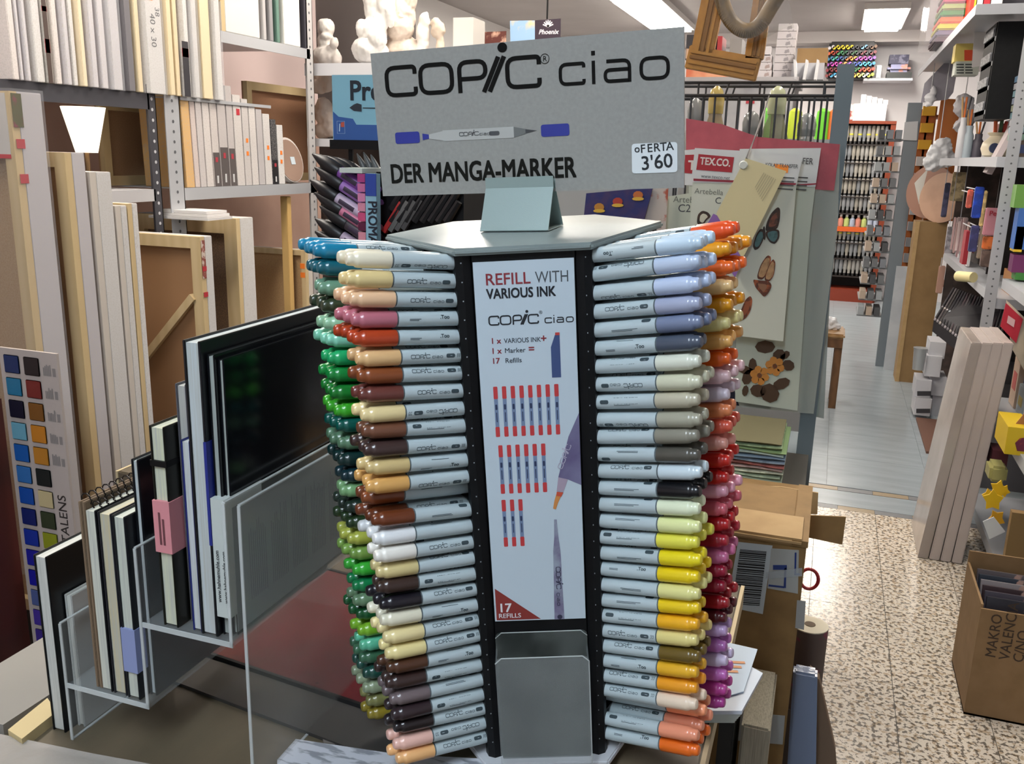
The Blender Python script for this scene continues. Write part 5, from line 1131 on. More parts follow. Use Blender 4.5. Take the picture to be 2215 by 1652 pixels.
# black drawer unit high on the right
Yd = 4.62
t = thing('drawer_unit', 'black display unit with clear trays high on the right shelves', 'display unit', (.95, Yd, Z1))
x0 = aty(2128, 200, Yd).x; x1 = aty(2192, 150, Yd).x
MB().box(x1-.10, x1+.02, Yd-.12, Yd-.11, Z1+.16, 2.039).build('front_panel', PBLK, t); MB().box(x0, x1, Yd+.2, Yd+.21, Z1+.18, 2.039).build('back_panel', PBLK, t)
MB().box(x0, x0+.01, Yd-.1, Yd+.2, Z1+.18, 2.039).build('side_panel', PBLK, t)
for k in range(4):
    z = Z1+.18+k*.10; MB().box(x0, x1, Yd-.11, Yd+.2, z, z+.018).build('tray_edge', mat('#b4b7ba', .4), t); MB().box(x0+.01, x1-.11, Yd-.09, Yd+.19, z+.018, z+.055).build('tray_content', mat('#6a6c70', .4, noise=(90, '#b9bcc0', .5, .6)), t)
MB().box(x0, x1, Yd-.1, Yd+.2, Z1+.162, Z1+.18).build('base_board', PBLK, t)
# top shelf: cloths in plastic, red and white packages
for k, h in enumerate(('#3a2838','#54506a','#a8a22e','#d2592a','#1c6a34','#7a8a54','#8a2a4a','#2a1a1c')):
    y = 95 - k*11.5; a = aty(2020+3*k, y+5, 5.6); c_ = aty(2100, y-5, 5.6)
    MB().box(a.x, c_.x+.1, 5.6, 6.0, Z3+.001+k*.033, Z3+.033+k*.033).build('folded_felt', mat(h, .85), label='%s felt sheet pack, %s in the wrapped pile on the top shelf' % (['plum','grey violet','olive yellow','orange','green','moss','wine','dark brown'][k], ['lowest','second','third','fourth','fifth','sixth','seventh','highest'][k]), cat='felt', bevel=.008, group='felt packs on the top shelf')
a = aty(2000, 100, 5.55)
MB().box(aty(2005, 60, 5.55).x, aty(2080, 60, 5.55).x, 5.54, 6.05, Z3+.0005, Z3+.30).build('clear_bag', mat('#d8d4d8', .1, alpha=.16, bump=(20, 1.0)), label='clear plastic around the felt pile on the top shelf', cat='bag')
for k, (x0_, x1_, c_, h_) in enumerate(((2092,2100,'#c23a2e',.26),(2100,2104,'#e8b82a',.28),(2106,2118,'#c9c6c4',.30),(2120,2134,'#a82a34',.27),(2136,2160,'#d6d2d0',.30))):
    MB().box(aty(x0_,60,5.4).x, aty(x1_,60,5.4).x, 5.4, 5.6, Z3+.0005, Z3+h_).build('package', mat(c_, .4), label=['slim red package','slim yellow package','white package','crimson package','wide white package'][k] + ' standing on the top right shelf', cat='package', group='packages on the top right shelf')
def cart(label, px, Y, m, dep=.12, cat='box', name='carton'): return ybox(*px, Y, dep).build(name, m, label=label, cat=cat, bevel=.001)
o = cart('white and orange carton hung under the top shelf', (2066,94,2104,133), 5.2, mat('#d9c46a', .5)); ysheet('orange_panel', [(2086,108),(2104,108),(2104,131),(2086,131)], 5.198, .001, mat('#cf4a24', .5), o)
o = cart('grey carton printed with dark bars below the orange one', (2066,132,2118,162), 5.2, mat('#b9beb4', .5))
for k in range(4):
    for j in range(2): ysheet('dark_bar', [(2069+j*19,138+k*6),(2085+j*19,138+k*6),(2085+j*19,141+k*6),(2069+j*19,141+k*6)], 5.198, .001, mat('#3a3f3c', .5), o)
ysheet('paper_sheet', [(2108,62),(2130,58),(2140,110),(2136,140),(2102,146),(2104,118)], 5.1, .004, mat('#d8d4d2', .6), label='white paper sheets hanging under the top right shelf', cat='paper')
# wooden rack, panel, bags and round palettes farther down the aisle
ORW = mat('#a85c26', .55, wood=('#95501f', 5.0))
t = thing('wood_rack', 'orange-brown wooden rack upright half way down the aisle', 'rack', tuple(aty(1990, 560, 7.9).xy) + (0,))
for a, c_ in (((1996,236),(1958,560)), ((2014,230),(1974,560))):
    p, q = aty(*a, 7.9), aty(*c_, 7.9); MB().box(q.x-.035, q.x+.035, 7.9, 8.3, 0, p.z).build('upright', ORW, t)
for k in range(6): z = .5+k*.26; MB().box(aty(1974,560,7.9).x-.1, aty(1974,560,7.9).x+.4, 7.92, 8.28, z, z+.02).build('shelf', ORW, t)
for k in range(12):
    z = .56+k*.125; MB().box(aty(1974,560,7.9).x-.07, aty(1974,560,7.9).x+.02, 7.85, 7.90, z, z+.07).build('package', mat(random.choice(['#8a8c90','#c9c6c4','#3a4460','#d2a02a','#b0b4b8']), .4), label='small package number %s up the wooden rack edge' % ['one','two','three','four','five','six','seven','eight','nine','ten','eleven','twelve'][k], cat='package', group='packages on the wooden rack')
ysheet('wood_board', [(2036,213),(2080,215),(2052,484),(1996,484)], 6.725, .02, mat('#b56a2e', .55, wood=('#a85f28', 3.0)), label='plain orange-brown board above the white bag', cat='board')
def bagb(label, parts, Y, m, hang=True):
    b = MB(); u_ = (aty(2010,300,Y)-aty(2000,300,Y)).length/10
    for px, py, r, sx, sz in parts: b.sphere(tuple(aty(px, py, Y)), r*u_, 14, 10, sx, .6, sz)
    o = b.build('plastic_bag', m, smooth=True, label=label, cat='bag', group='plastic bags along the aisle'); r = o.modifiers.new('r', 'REMESH'); r.mode = 'VOXEL'; r.voxel_size = .008; r.use_smooth_shade = True
    dm = o.modifiers.new('crumple', 'DISPLACE'); dm.texture = CLOUDS; dm.strength = .05; dm.mid_level = .5; dm.texture_coords = 'GLOBAL'
    if hang: c_ = aty(parts[0][0], parts[0][1], Y); MB().cyl((c_.x, Y, c_.z), (c_.x, Y, Z3-.004), .003, n=5).build('cord', mat('#c9c9cc', .5), o)
    return o
BAGM = mat('#d4d6da', .25, bump=(14, 1.0))
bagb('white plastic bag filled with goods above the round palettes', [(2028,335,26,1,1.1),(2040,318,22,1,1),(2018,350,22,1,1),(2045,345,22,1.1,1)], 6.45, BAGM)
bagb('grey clear plastic bag left of the black display unit', [(2085,230,20,1,1.5),(2095,250,18,1,1.4),(2078,272,14,1.2,1.2)], 5.7, mat('#b9b6ba', .2, bump=(16, 1.0)))
bagb('white paper bag with blue rim on the far right shelf', [(2012,215,12,1,1.5),(2018,200,9,1,1.6)], 6.6, mat('#dcdce0', .4))
ysheet('calendar_board', [(2000,180),(2060,118),(2078,110),(2062,200),(2050,215),(1992,222)], 6.6, .02, mat('#8d8a94', .5, noise=(6, '#a8a4ac', .4, .7)), label='grey wrapped board slanting under the top shelf', cat='board')
def pal(label, cx, cy, r, Y, m):
    c = aty(cx, cy, Y); u_ = (aty(2010,400,Y)-aty(2000,400,Y)).length/10; b = MB(frame(c, (.75,-.6,0), (.05,.05,1))); b.lathe([(r*u_,-.005),(r*u_,.005)], 32); b.build('round_palette', m, smooth=True, label=label, cat='palette', group='round palettes')
pal('brown round wooden palette behind the paler one', 2012, 415, 62, 6.68, mat('#8a6250', .45))
pal('pale pink-brown round palette wrapped in plastic', 2038, 428, 58, 6.56, mat('#b08c74', .4, noise=(5, '#a07c66', .4, .6)))
ysheet('white_card', [(1978,396),(2006,366),(2012,362),(1996,480)], 6.71, .004, mat('#d2d0c8', .6), label='white card corner behind the brown palette', cat='card')
CBB = mat('#8c6f48', .75, noise=(8, '#80643e', .35, .7))
t = thing('tall_carton', 'tall brown cardboard carton standing on the floor down the aisle', 'carton', tuple(aty(1985, 790, 6.55).xy) + (0,))
xq0, xq1, zq1 = aty(1960, 640, 6.55).x, aty(2028, 640, 6.55).x, aty(2010, 480, 6.55).z
MB().box(xq0, xq1, 6.55, 6.75, 0, zq1).build('body', CBB, t); MB().box(xq0, xq0+.025, 6.544, 6.55, 0, zq1).build('folded_edge', CBL, t)
MB().box(aty(1926, 680, 6.9).x, aty(1953, 680, 6.9).x, 6.9, 6.92, 0, aty(1950, 576, 6.9).z).build('white_board', mat('#b4bac0', .5, noise=(5, '#a5abb2', .4, .6)), label='pale grey board leaning beside the grey aisle post', cat='board')
t = thing('tray_tower', 'grey post with stacked grey trays beside the aisle', 'rack', tuple(aty(1910, 765, 7.0).xy) + (0,))
p = aty(1945, 500, 7.0); pw = .045
MB().box(p.x-pw, p.x+pw, 7.0, 7.06, 0, aty(1975, 222, 7.0).z).build('post', mat('#6a737a', .5), t)
ysheet('notice', [(1957,264),(1986,262),(1983,304),(1953,303)], 6.99, .003, mat('#aeb1b4', .6), t)
for k in range(12):
    y = 300+k*35; q = V(p.x-pw, 7.0, aty(1920, y, 7.0).z)
    b = MB(); b.box(q.x-.17, q.x-.001, 7.02, 7.40, q.z-.012, q.z); b.build('tray', mat('#8b9094', .4), t)
    for j in range(3): MB().box(q.x-.165+j*.055, q.x-.125+j*.055, 7.0, 7.2, q.z, q.z+.06).build('tray_item', mat(random.choice(['#6a6e72','#9aa0a4','#4a4c50','#b0a090','#7a8088']), .5), t)
# far end: paint tube rack
YK = 10.3
c0, c1 = aty(1812, 655, YK), aty(1925, 655, YK)
xL, xRr = aty(1815, 400, YK).x-.12, aty(1918, 400, YK).x
zT = aty(1880, 268, YK).z
t = thing('tube_rack', 'dark rack of paint tubes in a red-brown frame at the far end', 'rack', ((xL+xRr)/2, YK+.2, 0))
RB = mat('#7a3218', .5)
MB().box(xRr-.03, xRr+.02, YK-.02, YK+.3, 0, zT).build('side_board', RB, t); MB().box(xL-.05, xL, YK-.02, YK+.3, 0, zT).build('side_board', RB, t)
MB().box(xL, xRr, YK+.28, YK+.3, 0, zT).build('back_board', mat('#1d1a1a', .6), t); MB().box(xL-.05, xRr+.02, YK-.03, YK+.3, zT, zT+.03).build('top_board', RB, t)
MB().box(xL, xRr, YK-.05, YK+.3, 0, .13).build('plinth', mat('#7d2f1a', .5), t)
rowsy = [312, 352, 389, 426, 463, 492, 527, 562, 600]
tube_me = {}
def tube_mesh(h, bottle=False):
    if (h, bottle) not in tube_me:
        b = MB()
        if bottle: b.lathe([(.026,0),(.028,.01),(.028,.075),(.014,.09),(.014,.10)], 10)
        else: b.lathe([(.014,0),(.015,.03),(.021,.045),(.020,.10),(.017,.155)], 10)
        tube_me[(h, bottle)] = mesh_of(b, mat(h, .3), True)
    return tube_me[(h, bottle)]
capk = mesh_of(MB().lathe([(.013,-.03),(.014,0),(.012,.004)], 8), mat('#101012', .4), True); capw = mesh_of(MB().lathe([(.014,.098),(.014,.122)], 8), mat('#d8d6d4', .4), True); band = mesh_of(MB().lathe([(.0216,.060),(.0216,.075)], 10), mat('#c9c23a', .4), True)
ROWN = ['top','second','third','fourth','fifth','bottle','seventh','eighth','ninth']
for r, y in enumerate(rowsy):
    z = aty(1875, y, YK).z
    MB().box(xL, xRr-.03, YK, YK+.28, z-.012, z).build('tube_shelf', mat('#2c2624', .5), t)
    if y == 492: MB().box(xL, xRr-.03, YK-.012, YK, z-.05, z).build('orange_price_rail', mat('#c9581e', .5), t)
    n = 9 if y == 492 else 12
    for k in range(n):
        x = xL + .06 + k*(xRr-xL-.12)/(n-1)
        h = random.choice(['#9a9996','#8b8e92','#a5a29a','#7c8085','#97938a']) if r != 5 else random.choice(['#8fb88a','#b9c87a','#7fae9a','#d08a7a','#a9b4c8'])
        o = bpy.data.objects.new('paint_bottle' if r == 5 else 'paint_tube', None); COL.objects.link(o); o.location = (x, YK+.045, z + (.0305 if r != 5 else .0005))
        tag(o, 'small paint %s, %s from the left in the %s row of the far rack' % ('bottle' if r == 5 else 'tube', ['first','second','third','fourth','fifth','sixth','seventh','eighth','ninth','tenth','eleventh','twelfth'][k], ROWN[r]), 'bottle' if r == 5 else 'paint tube', 'paint bottles on the far rack' if r == 5 else 'paint tubes on the far rack')
        for nm, me in (('body', tube_mesh(h, r == 5)), ('cap', capw if r == 5 else capk)) + ((('label_band', band),) if (r in (0, 6) and k % 2) else ()):
            c = bpy.data.objects.new(nm, me); COL.objects.link(c); c.parent = o
def far(name, label, px, Y, dep, m, cat, group=None, **k): return ybox(*px, Y, dep).build(name, m, label=label, cat=cat, group=group, **k)
far('white_box', 'large blank white box on top of the tube rack', (1846,224,1917,261), YK, .25, mat('#e2dfdd', .6), 'box')
far('red_box', 'red and white printed box end beside the blank white box', (1834,225,1846,261), YK+.02, .25, mat('#8a3a34', .5, noise=(12, '#d8c8c0', .5, .55)), 'box')
for k in range(5): far('small_white_box', ['leftmost small white box','second small white box','third small white box','fourth small white box','rightmost small white box'][k] + ' in the row above the tube rack', (1862+k*12, 204+3*k, 1873+k*12, 227), YK+.1, .15, mat('#dcdadc', .6), 'box', 'small white boxes above the tube rack')
far('white_shelf', 'white wall shelf below the far ceiling lamp', (1868,169,1974,174), 10.32, .38, mat('#d8d8dc', .5), 'shelf')
far('dark_binder', 'dark flat binder lying on the far white shelf', (1918,156,1972,168), 10.36, .3, mat('#2c3030', .5), 'binder')
far('blue_bag', 'bluish bag lying on the dark binder on the far shelf', (1920,138,1970,156), 10.38, .25, mat('#8a8cae', .5, noise=(8, '#c98a7a', .55, .6)), 'bag', bevel=.03, smooth=True)
far('pen_block', 'block of dark blue pens above the far white shelf', (1924,118,1966,138), 10.40, .2, mat('#2c2c48', .5, noise=(25, '#6a6a80', .5, .6)), 'pens')
far('white_folder', 'white folder standing on the far white shelf', (1896,141,1906,168), 10.36, .2, mat('#d2d4d8', .5), 'folder')
# colourful pen wall
YW = 10.32
pw0 = aty(1787, 165, YW); pw1 = aty(1897, 88, YW)
t = thing('pen_display', 'black wall display with a grid of coloured pens at the far end', 'pen display', ((pw0.x+pw1.x)/2, YW, pw0.z))
MB().box(pw0.x, pw1.x, YW, YW+.38, pw0.z-.02, pw1.z).build('back_board', mat('#1c1c20', .5), t, bevel=.02)
PENC = [['#c9c6cc','#c9b82a','#c9b82a','#c9b82a','#c9b82a','#3a3c40','#2c2c34','#6a9ab8','#3a2c2c','#6a4a30'],['#b8522a','#8a2a20','#2f7a4a','#1f5a3a','#3a3a40','#2f5a3a','#34343a','#6a2a34','#34343a','#6a2028'],['#2a6a8a','#3a9a8a','#2a4a8a','#34506a','#c96a34','#c98a34','#8a4aa8','#c03a8a','#8a3a9a','#7a4ab0'],
        ['#7a3a8a','#b83a9a','#a8409a','#d08a4a','#7a4ab0','#3a4a8a','#2a4a9a','#3a8ab0','#2a9aa8','#2a7ab0'],['#6a1c28','#5a1c24','#7a2420','#44202c','#2a3a5a','#2f8a4a','#2a6a3a','#b8342a','#c9582a','#b83a2a'],['#6a2c2c','#3a88b0','#c9c6c4','#c9c034','#a8c034','#c9903a','#d0a03a','#c9d070','#d0d4d0','#b0c83a']]
for r, row in enumerate(PENC):
    for c_, h in enumerate(row):
        x = pw0.x + (c_+.5)*(pw1.x-pw0.x)/10; z = pw1.z - .05 - (r+.35)*(pw1.z-pw0.z)/6.3
        MB().cyl((x-.017, YW, z), (x-.017, YW-.05, z), .016, n=8).build('pen_cap', mat(h, .5), t); MB().cyl((x+.017, YW, z+.012), (x+.017, YW-.05, z+.012), .016, n=8).build('pen_cap', mat(h, .5), t)
# goods seen over the wire rack
for k in range(7): far('stacked_carton', '%s small white carton of the tall carton pile' % ['lowest','second','third','fourth','fifth','sixth','highest'][k], (1672+2*k, 153-17*k, 1712+2*k, 169-17*k), 5.5, .15, mat('#b9b4b6', .6, noise=(40, '#8a868a', .56, .6)), 'carton', 'white cartons over the wire rack')
for k in range(3): far('stacked_carton', '%s carton in the shorter pile left of the tall one' % ['lowest','middle','top'][k], (1640+3*k, 152-17*k, 1668, 168-17*k), 5.45, .15, mat('#bdb8ba', .6, noise=(40, '#9a8a86', .56, .6)), 'carton', 'short carton pile over the wire rack')
far('slim_carton', 'slim white carton standing on the shorter pile', (1654,100,1667,120), 5.45, .1, mat('#c6c2c4', .6), 'carton')
MB().box(-1.4, -.25, 5.3, 5.9, aty(1650,171,5.4).z-.03, aty(1650,169.5,5.4).z).build('far_counter', mat('#a9a6a8', .5), label='pale shelf top behind the wire rack', cat='shelf')
MB().box(-1.38, -.27, 5.32, 5.88, 0, aty(1650,171,5.4).z-.031).build('far_cabinet', mat('#b6b6b8', .6, noise=(4, '#9a9a9e', .4, .6)), label='white goods cabinet behind the wire rack', cat='cabinet')
far('brown_carton', 'brown carton right of the tall white carton pile', (1724,104,1790,136), 5.42, .2, CBB, 'carton')
far('grey_file', 'grey file box behind the white sheets', (1712,136,1782,172), 5.4, .2, mat('#a9a9ae', .6), 'file box')
for k, x in enumerate((1718, 1736, 1760)):
    ysheet('white_sheet', [(x,172),(x+6,172),(x+12-8*(k == 0),130),(x+7-9*(k == 0),128)], 5.3, .1, mat('#d6d6d8', .6), label=['left','middle','right'][k] + ' white sheet sticking out before the grey file box', cat='sheet', group='white sheets over the wire rack')
for k, (x0_, x1_, y0_, c_) in enumerate(((1484,1500,75,'#2c2a30'),(1500,1510,84,'#5a2a30'),(1540,1549,80,'#3a3438'),(1551,1561,78,'#a82a30'),(1578,1604,84,'#8a8684'),(1484,1520,105,'#c9a88a'))):
    far('book', ['black','dark red','charcoal','bright red','grey','tan'][k] + ' book on the far shelf behind the gold frame', (x0_, y0_, x1_, 130 if k < 5 else 126), 5.6 + (k == 5)*-.1, .09 if k == 5 else .2, mat(c_, .5), 'book', 'books behind the gold frame')
far('orange_box', 'orange-red flat box on the far shelf under the gold frame', (1484,148,1586,169), 5.35, .2, mat('#d0704a', .5, noise=(5, '#e0a07a', .45, .6)), 'box'); far('tan_box', 'tan box on the far shelf behind the gold frame foot', (1484,126,1590,148), 5.45, .2, mat('#c9b494', .6), 'box')
far('red_white_pack', 'white pack with red border standing behind the basket', (1600,214,1652,300), 3.1, .05, mat('#c9c4c6', .5), 'pack'); ysheet('red_logo', [(1614,216),(1632,216),(1632,224),(1613,224)], 3.098, .001, mat('#b03a44', .5), bpy.data.objects['red_white_pack'])
MB().box(-1.0, -.02, 3.0, 3.4, 0, aty(1620,300,3.1).z).build('low_cabinet', mat('#8d9092', .6), label='grey low cabinet behind the wire rack', cat='cabinet')
for k, (x, c_) in enumerate(((1650,'#6fc04a'),(1714,'#b9c83a'),(1776,'#6fc83a'),(1803,'#d8703a'))):
    q = aty(x, 285, 3.1); b = MB(Matrix.Translation((q.x, 3.2, aty(1620,300,3.1).z+.0005))); b.lathe([(.022,0),(.024,.05),(.020,.09),(.008,.10)], 12); b.build('paint_pot', mat(c_, .35), smooth=True, label=['green','lime','bright green','orange'][k] + ' paint pot seen through the wire basket', cat='pot', group='paint pots behind the basket')
# stool
ys = 5.6
t = thing('stool', 'small brown wooden stool in the aisle', 'stool', tuple(aty(1800, 870, ys).xy) + (0,))
WD = mat('#6b4a2c', .5, wood=('#573a20', 6.0)); zs = aty(1800, 722, ys).z; xs1 = aty(1828, 730, ys).x
MB().box(xs1-.34, xs1, ys, ys+.30, zs-.03, zs).build('seat', mat('#9a7850', .45, wood=('#86663e', 6.0)), t, bevel=.01); MB().box(xs1-.33, xs1-.01, ys+.01, ys+.29, zs-.085, zs-.03).build('apron', WD, t)
for xx, yy in ((xs1-.05, ys+.02), (xs1-.05, ys+.25), (xs1-.32, ys+.02), (xs1-.32, ys+.25)): MB().box(xx, xx+.042, yy, yy+.04, 0, zs-.03).build('leg', WD, t)
bagb('white plastic bag lying on the stool', [(1795,700,20,1,.8),(1812,706,10,1.2,.8)], ys+.15, BAGM, False)
# ---------------------------------------------------------------- near right: foam boards, pencil tray, cartons
YB0 = 3.50
for k in range(4):
    xb0 = aty(1985+k*25, 1206, YB0).x; xb1 = aty(2007.5+k*25, 1206, YB0).x; zt_ = aty(2112+k*23, 744, YB0).z; xt0 = aty(2103+k*23, 744, YB0).x; xt1 = xt0 + (xb1-xb0)
    b = MB(); d = .34; b.hexa([(xb0,YB0,.001),(xb1,YB0,.001),(xb1,YB0+d,.001),(xb0,YB0+d,.001)], [(xt0,YB0+.02,zt_),(xt1,YB0+.02,zt_),(xt1,YB0+d+.02,zt_),(xt0,YB0+d+.02,zt_)])
    b.build('wrapped_canvas', mat('#bcb0aa', .4, noise=(4, '#b0a49e', .4, .6)) if k else mat('#b3a9a2', .15, noise=(3, '#978b84', .35, .65)), label='%s of four long wrapped canvases leaning on the right' % ['leftmost', 'second', 'third', 'rightmost'][k], cat='canvas', bevel=.003, group='long wrapped canvases leaning on the right')
xt0 = aty(2103, 744, YB0).x
t = thing('red_card', 'red and cream advertising card behind the long wrapped canvases', 'sign', tuple(aty(2190, 745, 3.62)))
ysheet('board', [(2178,650),(2230,700),(2215,800),(2205,760)][:3] + [(2188,752)], 3.64, .012, mat('#d0c0a8', .6), t); ysheet('red_front', [(2176,655),(2213,690),(2198,742),(2164,706)], 3.632, .004, mat('#b8283a', .5), t); ysheet('white_logo', [(2181,682),(2196,692),(2193,708),(2178,698)], 3.629, .002, mat('#d8b0b0', .5), t)
# pencil tray
t = thing('pencil_tray', 'sloping black tray packed with dark pencils on the right', 'tray', (.85, 4.7, .50))
c = [aty(2075,615,5.0), aty(2175,655,4.6)]
pA, pB, pC, pD = aty(2020,690,4.75), aty(2060,625,5.15), aty(2185,670,4.75), aty(2150,790,4.35)
MB().hexa([pA-V(0,0,.06), pD-V(0,0,.06), pC-V(0,0,.06), pB-V(0,0,.06)], [pA, pD, pC, pB]).build('tray_body', mat('#1d1b20', .5), t)
MB().box(.72, 1.2, 4.45, 5.0, 0, pD.z-.10).build('tray_stand', mat('#5c5a5e', .6), t)
for k in range(22):
    f = (k+.5)/22; a0 = pA + (pD-pA)*f; a1 = pB + (pC-pB)*f; col = random.choice(['#2a282c','#34302f','#1f1d22','#4a4446','#3c2f34'])
    for j in range(2):
        s0_, s1_ = (a0 + (a1-a0)*(j*.36), a0 + (a1-a0)*(j*.36+.34)) if j == 0 else (a0 + (a1-a0)*.38, a1)
        o = bpy.data.objects.new('pencil', None); COL.objects.link(o); o.location = s0_; o['_o'] = tuple(s0_)
        tag(o, 'dark pencil %s in the %s row of the black tray, counted from the left' % (['one','two','three','four','five','six','seven','eight','nine','ten','eleven','twelve','thirteen','fourteen','fifteen','sixteen','seventeen','eighteen','nineteen','twenty','twenty-one','twenty-two'][k], ['near','far'][j]), 'pencil', 'pencils in the black tray')
        MB().cyl(s0_+V(0,0,.006), s1_+V(0,0,.006), .0055, n=6).build('shaft', mat(col, .4), o); MB().cyl(s0_+V(0,0,.006)-(s1_-s0_)*.06, s0_+V(0,0,.006), .0057, n=6).build('end', mat(random.choice(['#b0a8ac','#8a8488','#a8b0b8','#7a3a40','#c0b8b0']), .5), o)
b = MB(); p, q = aty(2072,597,4.7), aty(2106,600,4.62); b.cyl(p, q, .024, n=16); b.build('foam_roller', mat('#d8cc98', .6), smooth=True, label='cream foam paint roller at the shelf edge', cat='roller')
# white cartons and goods at the foot of the shelf
WC = mat('#cbcbd0', .6)
for k, px in enumerate(((1978,862,2014,899),(1980,822,2014,860),(2002,770,2036,815),(2010,740,2045,775),(2008,815,2046,856),(2014,856,2052,905))):
    cart(['lowest', 'open', 'upper left', 'upper right', 'middle', 'right lower', 'small cream', 'topmost'][k] + ' white carton in the pile right of the aisle', px, 5.60 + .02*k, WC if k != 6 else mat('#c9c4b4', .6), .2)
for k, px in enumerate(((1984,846,2014,856),(1982,884,2012,893))): ysheet('dark_print', [(px[0],px[1]),(px[2],px[1]),(px[2],px[3]),(px[0],px[3])], 5.595, .003, mat('#3a3a3e', .5), [o_ for o_ in bpy.data.objects if o_.get('label','').startswith('lowest white carton' if k else 'open white carton')][0])
MB().box(.58, 1.2, 4.9, 5.58, 0, .012).build('floor_board', mat('#6a4a3c', .6), label='brown board under the white carton pile', cat='board')
for k, (px, Y) in enumerate(((1996, 5.62), (2004, 5.75))):
    c = aty(px, 720, Y); M0 = Matrix.Translation((c.x, Y, aty(px, 800, Y).z)); MB(M0).lathe([(.030,0),(.036,.12),(.040,.13)], 16).build('clear_cup', mat('#b4b9bc', .2, alpha=.6), smooth=True, label=['front','rear'][k] + ' clear plastic cup on the carton pile', cat='cup', group='clear cups on the carton pile')
# hanging packs between shelf levels
for k, (px, col, Y, lab) in enumerate((((2040,395,2052,470),'#4a4a66',4.9,'brush pack with navy handles'),((2058,372,2088,435),'#c9b48a',4.9,'wooden spatula pack with blue ends'),((2092,410,2104,450),'#b85a4a',4.7,'pink and red sponge pack'),((2106,404,2126,472),'#1f3f9a',4.6,'bright blue paint brush handle'),((2124,412,2132,490),'#c9b07a',4.6,'pale wooden brush'),
        ((2098,488,2116,545),'#3a3c66',4.6,'dark blue handled brush pack'),((2118,488,2130,560),'#9a8a78',4.6,'bristle brush pack with orange dot'),((2130,450,2170,510),'#c98a96',4.5,'pink lettered pack'),((2126,512,2168,540),'#d8743a',4.5,'orange marker set'),((2122,542,2160,578),'#5a4a44',4.5,'brown glitter pack'),((2066,470,2090,545),'#b8a4a4',4.9,'pinkish wrapped tube pack'),((2028,575,2042,635),'#b08a7a',4.9,'slim orange tagged pack hanging low'),((2046,490,2062,560),'#a8a4aa',5.0,'silvery wrapped pack'))):
    if px[2] < 2095: Y = min(6.2, max(atx((px[0]+px[2])/2, (px[1]+px[3])/2, .72).y, 4.3))
    o = far('hanging_pack', lab + ' hanging on the right-hand shelves', px, Y, .03, mat(col, .4, noise=(30, jig(col, .3), .45, .6)), 'pack', 'packs hanging on the right shelves', bevel=.004)
    a = aty((px[0]+px[2])/2, px[1], Y); zz_ = (Z1-.036) if px[1] < 560 else (Z2-.041)
    if px[2] < 2095: MB().box(a.x-.002, a.x+.002, Y-.001, Y+.001, a.z-.005, max(zz_, a.z+.01)).build('hanger', mat('#b8b8bc', .4), o)
    else: MB().cyl((a.x, Y+.03, a.z-.012), (a.x, 4.975, a.z-.012), .003, n=6).build('hook', mat('#b8b8bc', .4), o)
q = aty(2139, 466, 4.498); f = FL(frame(q, (1,0,0), (0,0,1)), .001); f.put(text('Pentel', .030, .02)); f.build('lettering', mat('#a8283a', .5), [o for o in bpy.data.objects if o.get('label', '').startswith('pink lettered')][0])
far('red_board', 'slanted red edged panel on the right shelf above the roller', (2086,500,2096,572), 4.75, .1, mat('#9a2030', .5), 'panel')
MB().box(.74, 1.3, 4.975, 4.99, Z2+.001, Z1-.041).build('dark_backing', mat('#1c1416', .7), label='dark backing board behind the hanging packs', cat='panel')
MB().box(.70, 1.3, 6.22, 6.235, .02, Z1-.041).build('dark_backing', mat('#3a302c', .7, noise=(8, '#5a4a44', .45, .6)), label='brown backing board at the far end of the right shelves', cat='panel')
MB().box(.74, 1.3, 5.02, 5.035, .015, Z2-.041).build('dark_backing', mat('#2c2826', .7, noise=(9, '#4a4440', .45, .6)), label='dark board under the shelf behind the pencil tray', cat='panel')
for k in range(9):
    far('shelf_box', '%s small goods box on the shelf behind the hanging packs' % ['first','second','third','fourth','fifth','sixth','seventh','eighth','ninth'][k], (2068+k*3.3, 535-(k*37) % 22, 2074+k*3.3, 566+k*1.3), 5.9-.08*k, .06, mat(['#b9b4b8','#8a4a50','#d0ccd0','#a8a2a8','#c9a8a8','#6a6a80','#c6c2c4','#b08a8a','#d8d4d6'][k], .4), 'box', 'small goods boxes on the right shelf')
for k in range(7):
    far('wrapped_tube', '%s pinkish wrapped tube hanging above the shelf edge' % ['first','second','third','fourth','fifth','sixth','seventh'][k], (2060+k*5, 470+(k*13) % 17, 2064+k*5, 540+(k*7) % 12), 6.0-.1*k, .02, mat(['#c9aaaa','#b89a98','#d8c4c2','#a88a8c','#c0a4a2','#9a7c7c','#d0b4b0'][k], .3), 'tube', 'pinkish wrapped tubes')
far('brown_carton', 'brown carton right of the pencil tray', (2186,592,2240,645), 4.2, .2, mat('#9a6a3c', .7), 'carton')
for k, (px, col) in enumerate((((2196,400,2230,450),'#6a9a4a'),((2198,450,2230,540),'#3f6ab0'),((2196,490,2214,545),'#d8b42a'),((2190,552,2230,590),'#6a2a5a'),((2196,590,2230,606),'#3a7a34'))):
    far('craft_pack', ['green','blue','yellow','violet','dark green'][k] + ' craft pack at the right picture edge', px, 3.9, .08, mat(col, .4), 'pack', 'craft packs at the right edge')
for k in range(9): far('tube_pack', '%s small clear pack in the column behind the black display unit' % ['lowest','second','third','fourth','fifth','sixth','seventh','eighth','highest'][k], (2188+k*2, 290-16*k, 2215, 303-16*k), 4.3, .1, mat(['#7a9a8a','#8aa4b0','#a0a4aa','#6a8a94','#9aa08a','#8a94a8','#7a9aa4','#a8aab0','#5a7a98'][k], .35), 'pack', 'small packs behind the black unit')
